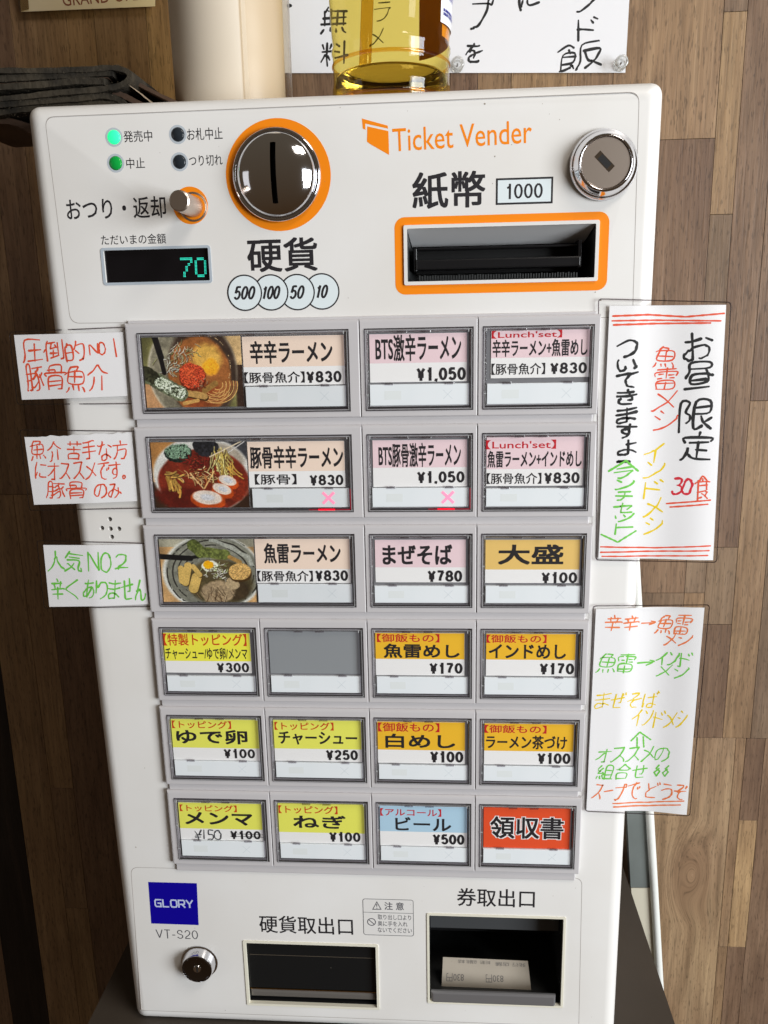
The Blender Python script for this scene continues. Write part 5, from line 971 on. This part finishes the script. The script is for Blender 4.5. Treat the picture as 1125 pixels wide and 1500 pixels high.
MB().box(a + .8, b + 26, c - .8, b + 50, Z + 46, Z + 48).obj('inner_flap', blackm, tr2)
# tickets waiting in the outlet
paper = mat('ticket_paper', (178, 168, 154), .6, var=(40, (164, 155, 142)))
tk = [U(x, y, Z + 13) for x, y in ((649, 1409), (774, 1413), (779, 1459), (646, 1457))]
def tick(off, name, lab):
    o0 = ((tk[0][0] + tk[1][0]) / 2 + off, d - 2, Z + 9)
    dz_ = 5 + off * .2
    v = [(tk[0][0] + off, tk[0][1], Z + 17), (tk[1][0] + off, tk[1][1], Z + 16), (tk[2][0] + off, tk[2][1], Z + 10), (tk[3][0] + off, tk[3][1], Z + 10)]
    v += [(p, q, r_ + .15) for p, q, r_ in v]
    return mesh(name, v, [(0, 1, 2, 3), (7, 6, 5, 4), (0, 4, 5, 1), (1, 5, 6, 2), (2, 6, 7, 3), (3, 7, 4, 0)], paper, None, o0, label=lab, cat='ticket'), v
t1, tv = tick(0, 'meal_ticket', 'two joined paper tickets with upside-down print lying in the ticket outlet')
def on_ticket(s, fu0, fv0, fu1, fv1):
    g, f = glyphs(s, 0, 0); o = []
    for p, q in g:
        p, q = 1 - p, 1 - q
        x, y = lerp(fu0, fu1, p), lerp(fv0, fv1, q)
        top = [lerp(tv[0][i], tv[1][i], x) for i in range(3)]; bot = [lerp(tv[3][i], tv[2][i], x) for i in range(3)]
        P_ = [lerp(top[i], bot[i], y) for i in range(3)]; P_[2] -= .05; o.append(P_)
    mesh('lettering', o, f, mat('faded_print', (110, 106, 104), .6), t1)
on_ticket('830円', .05, .38, .25, .58); on_ticket('830円', .5, .38, .70, .58)
on_ticket('店舗名 本店', .18, .04, .40, .13); on_ticket('本日 限り', .44, .04, .56, .13); on_ticket('発行 店舗', .62, .06, .97, .16)
on_ticket('メンマ', .25, .86, .36, .97); on_ticket('ラーメン', .58, .84, .74, .97); on_ticket('ネギ', .86, .84, .97, .97)
# ---------------------------------------------------------------- handwritten notes in clear film
lam = film('laminate', (255, 255, 255), .0, .08, .016)
lam_d = film('laminate_edge', (196, 190, 194), .12, .15)
for _n in lam.node_tree.nodes:
    if _n.bl_idname == 'ShaderNodeBump': _n.inputs['Distance'].default_value = .004
    if _n.bl_idname == 'ShaderNodeMath' and _n.operation == 'MULTIPLY_ADD': pass
notep = mat('note_paper', (251, 250, 252), .6, bump=(60, .1))
pens = {'red': mat('orange_red_marker', (242, 92, 58), .6), 'red2': mat('red_marker', (226, 44, 62), .6), 'green': mat('green_marker', (118, 212, 78), .6), 'yellow': mat('yellow_marker', (250, 218, 20), .6), 'orange': mat('orange_marker', (248, 132, 74), .6), 'black': mat('black_marker', (30, 30, 32), .6)}
def sheet(name, px, z, thick, m, par, zf, n=24, jag=0, seed=1, two=True):
    """a bent sheet: px = four corners TL TR BR BL"""
    q = [U(x, y, z) for x, y in px]; R = random.Random(seed); v = []; f = []
    for j in (0, 1):
        for i in range(n + 1):
            t = i / n; a, b = (q[0], q[1]) if j == 0 else (q[3], q[2])
            u, vv = lerp(a[0], b[0], t), lerp(a[1], b[1], t)
            if jag and j == 0: vv += R.uniform(-jag, jag)
            v.append((u, vv, z + zf(u)))
    v += [(a, b, c + thick) for a, b, c in v]; N = 2 * (n + 1)
    for i in range(n):
        f += [(i, i + 1, n + 2 + i, n + 1 + i), (N + i, N + n + 1 + i, N + n + 2 + i, N + i + 1), (i, N + i, N + i + 1, i + 1), (n + 1 + i, n + 2 + i, N + n + 2 + i, N + n + 1 + i)]
    f += [(0, n + 1, N + n + 1, N), (n, N + n, N + 2 * n + 1, 2 * n + 1)]
    return mesh(name, v, f, m, par, smooth=True, sharp=30)
def note(lab, filmpx, paperpx, z, zf, origin, jag=0, seed=1):
    t = thing('laminated_note', lab, 'note', origin, 'handwritten laminated notes on the edges of the machine')
    sheet('note_sheet', paperpx, z, .12, notep, t, zf, jag=jag, seed=seed)
    # the clear pouch: one film in front, its welded rim standing round the paper
    sheet('laminate_film', filmpx, z - .3, .03, lam, t, zf, seed=seed)
    q = [U(x, y, z - .3) for x, y in filmpx]; c = (sum(a for a, b in q) / 4, sum(b for a, b in q) / 4)
    def ins(d): return [(a + d * (1 if c[0] > a else -1), b + d * (1 if c[1] > b else -1)) for a, b in q]
    o, i_ = rquad(q, 2, 4), rquad(ins(.55), 1.7, 4); n = len(o)
    sub = MB(); sub.ring(o, i_, z - .38, z - .26); sub.v = [(a, b, cc + zf(a)) for a, b, cc in sub.v]; sub.obj('film_rim', lam_d, t)
    return t
def fold(u0, back, lift=0.0, side=-1):
    def f(u):
        d = (u0 - u) * (-side)
        return (back * max(0, d)) + (lift * max(0, -d) * .0)
    return f
z = Z - 1.2
cu = U(108, 540, z)[0]
zf1 = fold(cu, .10); n1 = note('white note with orange-red writing in two lines, topmost on the machine\'s left edge', [(8, 486), (184, 478.5), (203, 592), (20, 594)], [(16, 491), (180, 486.5), (186.5, 580), (27.8, 586.5)], z, zf1, (cu, U(100, 590, z)[1], z))
hand([('圧倒的', 29, 499, 124, 530), ('No', 131, 503, 156, 520), ('1', 160, 497, 172, 522), ('豚骨魚介.', 33, 535, 169, 573)], 0.97, z - .03, pens['red'], n1, 11, slant=.05, zf=zf1)
cu = U(129, 690, z)[0]
zf2 = fold(cu, .08); n2 = note('white note with three lines of orange-red writing and a torn top edge', [(24, 630), (205, 631), (213, 745), (39, 750)], [(32, 641), (193, 633.5), (201, 734), (46.5, 741)], z, zf2, (cu, U(100, 745, z)[1], z), .45, 5)
hand([('魚介', 41, 648, 90, 676), ('苦手な方', 96, 646, 187, 673), ('にオススメです。', 48, 677, 186, 702), ('豚骨', 64, 706, 126, 731), ('のみ.', 136, 709, 186, 730)], 0.86, z - .03, pens['red'], n2, 12, slant=.08, zf=zf2)
cu = U(138, 840, z)[0]
zf3 = fold(cu, .08); n3 = note('white note with green writing below the speaker holes', [(50, 793), (214, 795), (224, 889), (61, 894)], [(60.5, 800), (208, 797), (217.5, 885), (69.5, 891)], z, zf3, (cu, U(100, 890, z)[1], z), 0, 6)
hand([('人気', 66, 809, 122, 838), ('No', 128, 808, 162, 836), ('2.', 166, 810, 197, 834), ('辛く', 72, 850, 114, 880), ('ありません', 120, 849, 215, 878)], 1.02, z - .03, pens['green'], n3, 13, slant=.12, zf=zf3)
# right-hand notes
z = Z - 1.4
cr = U(925, 600, z)[0]
def zf4(u): d = max(0, u - cr); return .9 * math.sin(d * .12)
n4 = note('tall white note with red double lines and vertical writing, upper right edge', [(876, 437), (1071, 442), (1050, 824), (872, 821)], [(893, 448), (1063, 446.5), (1044, 820), (876.5, 818)], z, zf4, (cr, U(950, 822, z)[1], z), 0, 7)
hand([('お昼', 1002, 487, 1044, 570, 'v'), ('限定', 998, 589, 1044, 675, 'v'), ('ついてきますよ。', 903, 500, 934, 678, 'v')], 1.45, z - .03, pens['black'], n4, 14, slant=.05, zf=zf4)
hand([('魚雷メシ', 958, 506, 992, 634, 'v'), ('食', 1015, 694, 1040, 732), ('line', [(898, 463), (950, 461), (1005, 464), (1060, 459)]), ('line', [(897, 470), (960, 469), (1055, 470)]), ('line', [(899, 476), (960, 474), (1040, 473)]),
      ('line', [(880, 801), (960, 803), (1040, 799)]), ('line', [(880, 809), (960, 808), (1038, 806)]), ('line', [(882, 815), (960, 815), (1036, 813)]), ('line', [(977, 738), (1040, 732)]), ('line', [(982, 743), (1036, 738)])], 0.86, z - .03, pens['red'], n4, 15, slant=.05, zf=zf4)
hand([('30', 984, 700, 1014, 725)], 1.3, z - .03, pens['red2'], n4, 16, zf=zf4)
hand([('インドメシ', 943, 650, 972, 784, 'v')], 1.02, z - .03, pens['yellow'], n4, 17, zf=zf4)
hand([('ランチセット', 900, 684, 927, 782, 'v'), ('line', [(892, 690), (917, 675), (935, 690)]), ('line', [(881, 783), (905, 794), (932, 778)])], 1.02, z - .03, pens['green'], n4, 18, zf=zf4)
cr2 = U(915, 1000, z)[0]
def zf5(u): d = max(0, u - cr2); return 1.3 * math.sin(d * .11)
n5 = note('white note with writing in orange, green and yellow, lower right edge', [(868, 887), (1039, 884), (1010, 1194), (857, 1189)], [(873, 892), (1031, 889), (1005, 1192), (859, 1187)], z, zf5, (cr2, U(950, 1190, z)[1], z), 0, 8)
hand([('辛辛→', 885, 901, 962, 926), ('魚雷', 963, 901, 1012, 929), ('メシ', 972, 927, 1014, 945), ('スー', 868, 1150, 898, 1172), ('プで', 899, 1148, 938, 1172), ('どうぞ', 946, 1147, 1006, 1171), ('line', [(898, 1177), (950, 1177), (1001, 1172)]), ('line', [(899, 1182), (950, 1182), (996, 1178)])], 0.86, z - .03, pens['orange'], n5, 19, slant=.15, zf=zf5)
hand([('魚雷→', 875, 958, 958, 986), ('インド', 961, 956, 1014, 976), ('メシ', 963, 974, 1009, 993), ('line', [(925, 1086), (938, 1074), (954, 1085)]), ('line', [(934, 1082), (934, 1097)]), ('line', [(943, 1081), (944, 1096)]), ('オススメの', 874, 1095, 982, 1116), ('組合せ', 874, 1121, 950, 1142), ('line', [(966, 1122), (962, 1127), (967, 1131), (962, 1138), (959, 1133), (966, 1127)]), ('line', [(980, 1122), (975, 1127), (979, 1131), (974, 1138), (971, 1133), (978, 1127)])], 0.84, z - .03, pens['green'], n5, 20, slant=.15, zf=zf5)
hand([('まぜそば', 870, 1015, 965, 1037), ('インドメシ', 925, 1042, 1007, 1065)], 0.84, z - .03, pens['yellow'], n5, 21, slant=.2, zf=zf5)

# ---------------------------------------------------------------- things on top of the machine
TOPV = tl[1]
def profile_px(pts, axis_x, z):  # silhouette (x, y) in the photo -> (radius, v)
    a = U(axis_x, 80, z)[0]; return [(U(axis_x + r, y, z)[0] - U(axis_x, y, z)[0], U(axis_x, y, z)[1]) for r, y in pts]
# amber jug
jz = 62; ju = U(573, 100, jz)[0]
jug = thing('plastic_bottle', 'clear amber bottle with a white label standing on the machine', 'bottle', (ju, TOPV, jz))
pf = [(34.2, -330), (34.2, -215), (33.6, -190), (32.6, -172), (31.7, -152), (31.2, -146), (31.9, -144.4), (31.9, -142.6), (31.3, -141.2), (31.4, -128), (31.9, -125.6), (31.9, -123.8), (31.3, -122.2), (31.6, TOPV - 8), (30.8, TOPV - 2.6), (28.6, TOPV - .1)]
pin = [(r - 1.6, v) for r, v in pf[:-2]] + [(26, TOPV - 6), (0.01, TOPV - 5)]
amber = film('amber_plastic', (247, 235, 168), .0, .03)
def amber_glass():
    m = bpy.data.materials.new('amber_glass'); m.use_nodes = True; n = m.node_tree; n.nodes.remove(n.nodes['Principled BSDF'])
    r = n.nodes.new('ShaderNodeBsdfRefraction'); r.inputs['Color'].default_value = lin((247, 205, 96)); r.inputs['IOR'].default_value = 1.16; r.inputs['Roughness'].default_value = .0
    t = n.nodes.new('ShaderNodeBsdfTransparent'); t.inputs[0].default_value = lin((246, 200, 88))
    g = n.nodes.new('ShaderNodeBsdfGlossy'); g.inputs['Roughness'].default_value = .04; f = facing(n)
    a = n.nodes.new('ShaderNodeMixShader'); a.inputs[0].default_value = .5; b = n.nodes.new('ShaderNodeMixShader')
    n.links.new(r.outputs[0], a.inputs[1]); n.links.new(t.outputs[0], a.inputs[2]); n.links.new(f.outputs[0], b.inputs[0]); n.links.new(a.outputs[0], b.inputs[1]); n.links.new(g.outputs[0], b.inputs[2])
    n.links.new(b.outputs[0], n.nodes['Material Output'].inputs['Surface']); return m
MB().vlathe(ju, jz, pf + [(0.01, TOPV - .1)], 96).obj('bottle_wall', amber, jug, smooth=True, sharp=60)
base = MB().vlathe(ju, jz, [(0.01, -133.5), (24, -133.2), (29, -132), (30.3, -130), (30.2, TOPV - 6), (28, TOPV - 1.4), (0.01, TOPV - 1.2)], 96)
base.obj('thick_base', mat('amber_base', (253, 236, 160), .01, trans=1, ior=1.30), jug, smooth=True, sharp=60)
for vv in (-137, -119):
    MB().vlathe(ju, jz, [(31.2, vv - 1.0), (31.9, vv - .5), (31.9, vv + .5), (31.2, vv + 1.0)], 96).obj('ridge', film('amber_ridge', (246, 206, 110), .05, .08), jug, smooth=True)
def rod(mb, p0, p1, r, n=20):
    a, b = Vector(p0), Vector(p1); dd = (b - a).normalized(); e = Vector((0, 0, 1)).cross(dd).normalized(); g = dd.cross(e)
    return mb.add([tuple(q + e * r * math.cos(2 * math.pi * i / n) + g * r * math.sin(2 * math.pi * i / n)) for q in (a, b) for i in range(n)], [(i, (i + 1) % n, n + (i + 1) % n, n + i) for i in range(n)])
rod(MB(), (ju - 2, -330, jz + 4), (ju - 15, -136, jz + 8), 3.4).obj('dip_tube', film('tube_film', (236, 214, 150), .0, .1), jug, smooth=True)
lbk = MB().vlathe(ju, jz, [(33.6, -330), (33.2, -215), (32.4, -190), (31.6, -172), (31.0, -147)], 16, math.radians(-28), math.radians(62), False)
lbk.obj('label_back', mat('label_back', (222, 150, 44), .5), jug, smooth=True)
# white label on its right side
lb = MB().vlathe(ju, jz, [(34.9, -330), (34.9, -215), (34.2, -190), (33.1, -172), (32.2, -152.5)], 16, math.radians(-34), math.radians(14), False)
lbo = lb.obj('bottle_label', mat('bottle_label', (228, 230, 238), .5), jug, smooth=True)
R = random.Random(3); mb = MB()
for i, vv in enumerate((-157.5, -159.3, -165.5, -167.0, -168.5, -170.0)):
    a = -30
    while a < -3:
        w_ = R.uniform(1.2, 3.2); r_ = 33.3 if vv < -163 else 32.8; hh = 1.3 if i < 2 else .8
        A, B_ = math.radians(a), math.radians(a + w_)
        mb.add([(ju + r_ * math.cos(A), vv, jz + r_ * math.sin(A)), (ju + r_ * math.cos(B_), vv, jz + r_ * math.sin(B_)), (ju + r_ * math.cos(B_), vv + hh, jz + r_ * math.sin(B_)), (ju + r_ * math.cos(A), vv + hh, jz + r_ * math.sin(A))], [(0, 1, 2, 3)]); a += w_ + R.uniform(.6, 1.6)
mb.obj('fine_print', mat('navy_print', (44, 50, 140), .5), jug)
# milky container
cz = 62; cu_ = U(336, 100, cz)[0]
can = thing('milky_container', 'cream translucent plastic cylinder with a clear sleeve at the left of the amber bottle', 'container', (cu_, TOPV, cz))
milk = mat('milky_plastic', (218, 206, 188), .5, var=(9, (210, 197, 178)), spec=.4)
MB().vlathe(cu_, cz, [(31.6, -330), (30.3, -190), (29.8, TOPV - 1.5), (28.8, TOPV - .1), (0.01, TOPV - .1)], 80).obj('cylinder', milk, can, smooth=True, sharp=50)
sl = MB().vlathe(cu_ + 1.2, cz, [(33.6, -330), (32.8, -176), (32.6, TOPV - .2)], 60, math.radians(-62), math.radians(70), False)
sl.obj('clear_sleeve', film('sleeve_film', (244, 238, 228), .0, .35), can, smooth=True)
MB().vlathe(cu_, cz, [(31.9, -330), (30.3, TOPV - .4)], 3, math.radians(-64), math.radians(-62.5), False).obj('sleeve_seam', film('seam_film', (232, 222, 205), .03, .5), can)
# folded leather wallet: bent layers, drawn as a section and run back in depth
def ribbon(px, z0, z1, th, m, par, name, seed=0, flare=0.0):
    P = smooth_line([np.array(U(x, y, z0)) for x, y in px], 5); R = random.Random(seed); n = len(P); A, Bq = [], []
    for i in range(n):
        a, b = P[max(0, i - 1)], P[min(n - 1, i + 1)]; dx, dy = b[0] - a[0], b[1] - a[1]; l = math.hypot(dx, dy) or 1; t = th / 2 * R.uniform(.9, 1.12)
        A.append((P[i][0] - dy / l * t, P[i][1] + dx / l * t)); Bq.append((P[i][0] + dy / l * t, P[i][1] - dx / l * t))
    v = []; zs = [z0 + (z1 - z0) * k / 8 for k in range(9)]
    for k, zz in enumerate(zs):
        j = R.uniform(-.25, .25); e = .3 if k in (0, 8) else 0
        for (p, q), (r, s) in zip(A, Bq): pass
        ring_ = A + Bq[::-1]; c = P + P[::-1]
        v += [(lerp(p[0], cc[0], e), lerp(p[1], cc[1], e) + j * .6 + R.uniform(-.12, .12) + flare * (zz - z0), zz + R.uniform(-.15, .15)) for p, cc in zip(ring_, c)]
    N = 2 * n; f = []
    for k in range(8):
        for i in range(N):
            jn = (i + 1) % N; f.append((k * N + i, k * N + jn, k * N + N + jn, k * N + N + i))
    for k in (0, 8):
        for i in range(n - 1): f.append((k * N + i, k * N + i + 1, k * N + N - 2 - i, k * N + N - 1 - i))
    return mesh(name, v, f, m, par, smooth=True, sharp=50)
lea = mat('worn_black_leather', (36, 34, 31), .9, var=(70, (72, 65, 54)), bump=(300, 1.6), spec=.15)
lea2 = mat('brown_leather', (92, 70, 54), .6, var=(25, (66, 50, 40)), bump=(120, .5))
wz0, wz1 = 26, 96
wal = thing('leather_wallet', 'thick worn black leather wallet folded over, hanging past the machine\'s top left corner', 'wallet', (U(80, 160, 60)[0], TOPV, 60))
ribbon([(-60, 106), (0, 103), (70, 103), (130, 101), (165, 99), (183, 103), (190, 111), (183, 121), (168, 127), (140, 131), (90, 135), (30, 142), (-60, 150)], wz0, wz1, 3.6, lea, wal, 'outer_fold', 1)
ribbon([(-60, 118), (0, 115), (60, 112), (110, 109), (150, 107), (165, 107)], wz0 + 1, wz1 - 3, 4.0, lea, wal, 'inner_layer', 2)
ribbon([(-60, 132), (0, 128), (60, 124), (110, 119), (152, 119)], wz0 + .4, wz1 - 4, 4.2, lea, wal, 'inner_layer', 3)
ribbon([(-60, 160), (0, 154), (60, 149), (110, 145), (150, 141), (172, 145), (182, 154)], wz0 + 1, wz1, 3.6, lea, wal, 'lower_layer', 4)
ribbon([(-60, 169), (0, 165), (40, 160), (100, 156), (150, 152), (182, 153)], wz0 + 2, wz1, 3.6, lea, wal, 'lower_layer', 5)
ribbon([(-60, 124), (0, 122), (60, 118), (120, 113), (158, 113)], wz0 + 3, wz1 - 3, 1.2, lea2, wal, 'lining', 6)
ribbon([(186, 112), (205, 124), (230, 137), (262, 152)], wz0 + 10, wz1, 2.6, lea2, wal, 'closing_flap', 7)
ribbon([(165, 134), (180, 140), (200, 150), (216, 158)], wz0 + 4, wz1, 3.6, lea2, wal, 'closing_flap', 8)
ribbon([(188, 124), (200, 133), (216, 146), (228, 156)], wz0 + 3, wz1, .5, mat('leather_stitch', (168, 150, 128), .6), wal, 'stitched_edge', 9)
ribbon([(-60, 178), (0, 176), (30, 182), (60, 196), (100, 196)], wz0 + 8, wz1, 4.5, lea2, wal, 'lower_flap', 10)

R = random.Random(12); fz = MB()
for px_, n_ in (([(0, 103), (70, 103), (130, 101), (165, 99), (183, 103), (190, 111), (183, 121), (140, 131), (90, 135), (30, 142), (0, 146)], 520), ([(0, 115), (60, 112), (110, 109), (150, 107)], 260), ([(0, 128), (60, 124), (110, 119), (152, 119)], 260), ([(0, 154), (60, 149), (110, 145), (150, 141), (176, 148)], 320), ([(0, 165), (40, 160), (100, 156)], 160)):
    P = smooth_line([np.array(U(x, y, wz0)) for x, y in px_], 5)
    for _ in range(n_):
        i = R.randrange(len(P) - 1); t = R.random(); a_, b_ = lerp(P[i][0], P[i + 1][0], t), lerp(P[i][1], P[i + 1][1], t) + R.choice((-1, 1)) * R.uniform(.8, 2.2)
        z_ = wz0 + R.uniform(-.5, 6); L_ = R.uniform(.3, 1.0); t = R.uniform(-.9, .9); dx, dy = L_ * math.cos(t), L_ * math.sin(t); w_ = R.uniform(.05, .12)
        fz.add([(a_, b_, z_), (a_ + dx, b_ + dy, z_ - R.uniform(0, .6)), (a_ + dx * .5 - w_ * 2, b_ + dy * .5 + w_ * 2, z_ - .3)], [(0, 1, 2)])
fz.obj('frayed_fibres', mat('frayed_fibre', (84, 74, 60), .9), wal, kind='stuff')

# ---------------------------------------------------------------- papers on the wall
pz = WZ - .9
poster_m = mat('poster_paper', (228, 229, 233), .7, bump=(30, .3))
pos = thing('handwritten_poster', 'white handwritten poster pinned on the plank wall above the machine', 'poster', (U(680, 107, pz)[0], U(680, 107, pz)[1], pz))
sheet('poster_sheet', [(405, -160), (930, -150), (916, 106.5), (412, 107)], pz, .15, poster_m, pos, lambda u: 0)
bk = pens['black']
hand([('ド', 845, 26, 876, 60), ('飯', 817, 64, 880, 104), ('ン', 848, -18, 875, 17), ('プ', 686, -6, 720, 45), ('を', 682, 62, 708, 92), ('に', 760, -38, 792, 13), ('無', 470, 8, 512, 50), ('料', 470, 60, 510, 97), ('。', 420, -3, 430, 10), ('line', [(405, 3), (407, 12), (406, 26)])], 1.6, pz - .06, bk, pos, 31, slant=.08)
clear = film('clear_pin_plastic', (248, 248, 246), .12, .05)
def pin(x, y, lab):
    u, v = U(x, y, pz - 1); t = thing('push_pin', lab, 'push pin', (u, v, pz), 'clear push pins holding the poster')
    MB().lathe(u, v, [(3.0, pz - 9), (3.6, pz - 9), (4.6, pz - 8.2), (4.7, pz - 7.4), (3.0, pz - 6.2), (2.3, pz - 4), (2.5, pz - 2.4), (4.0, pz - 1.2), (4.1, pz - .3), (3.0, pz - .15)], 28, False).obj('pin_head', clear, t, smooth=True, sharp=50)
    MB().lathe(u, v, [(0.01, pz - 6.5), (.6, pz - 6.4), (.6, pz + .1), (0.01, pz + .1)], 12).obj('pin_shaft', mat('pin_shaft', (190, 190, 188), .4), t, smooth=True)
    MB().lathe(u, v, [(2.6, pz - 9.1), (3.4, pz - 9.3), (3.9, pz - 9.1)], 28, False).obj('pin_rim', mat('pin_edge', (200, 200, 198), .15, trans=.5), t, smooth=True)
hand([('ラ', 548, 2, 572, 30), ('メ', 542, 42, 564, 68)], .9, pz - .06, mat('grey_marker', (84, 84, 80), .6), pos, 33, slant=.1)
pin(670, 97, 'clear push pin at the lower left of the poster, beside the amber bottle')
pin(908, 95, 'clear push pin at the lower right corner of the poster')
car = thing('shop_card', 'cream card taped to the wall at the top left, only its bottom edge in view', 'card', (U(130, 14, pz)[0], U(130, 14, pz)[1], pz))
sheet('card_sheet', [(20, -120), (232, -130), (229, 11.5), (34, 19.5)], pz, .4, mat('card_cream', (226, 214, 186), .6), car, lambda u: -3.0)
textmm('GRAND OPEN', *pxbox(91, -15, 217, 4.2, pz - 3.1), pz - 3.1, mat('brown_print', (132, 70, 52), .5), car, .0, rot=.03)
sheet('adhesive_tape', [(10, -60), (42, -60), (46, 16), (34, 19)], pz, .1, film('tape_film', (226, 216, 196), .12, .2), car, lambda u: -3.6)
# pale pipe and its grey back strip behind the machine
pipe_m = mat('pipe_white', (226, 228, 224), .3)
pt, pb = U(928, 800, 150), U(972, 1475, 150)
pp = thing('leaning_pipe', 'glossy white plastic trunking leaning behind the machine at its lower right', 'trunking', (pb[0], V0, 150))
def tube(p0, p1, r, n=24):
    mb = MB(); a, b = Vector(p0), Vector(p1); d = (b - a).normalized(); e = Vector((0, 0, 1)).cross(d).normalized(); g = d.cross(e); v = []
    for q in (a, b):
        for i in range(n): t = 2 * math.pi * i / n; w_ = q + e * r * math.cos(t) + g * r * math.sin(t); v.append(tuple(w_))
    return mb.add(v, [(i, (i + 1) % n, n + (i + 1) % n, n + i) for i in range(n)] + [tuple(range(n)), tuple(range(2 * n - 1, n - 1, -1))])
zt = 184
def T3(x, y, z=zt): a, b = U(x, y, z); return (a, b, z)
tube(T3(927, 760), T3(973, 1560), 3.3).obj('round_edge', pipe_m, pp, smooth=True, sharp=50)
q = [U(x, y, zt + 1) for x, y in ((896, 760), (927, 760), (952, 1300), (924, 1300))]
MB().prism(q, zt + 1, zt + 9).obj('grey_cover', mat('cover_grey', (112, 118, 116), .5, var=(20, (96, 102, 100))), pp)
q = [U(x, y, zt + 1) for x, y in ((924.5, 1301), (952, 1301), (972, 1560), (946, 1560))]
MB().prism(q, zt + 1, zt + 9).obj('cream_cover', mat('cover_cream', (206, 200, 182), .5), pp)
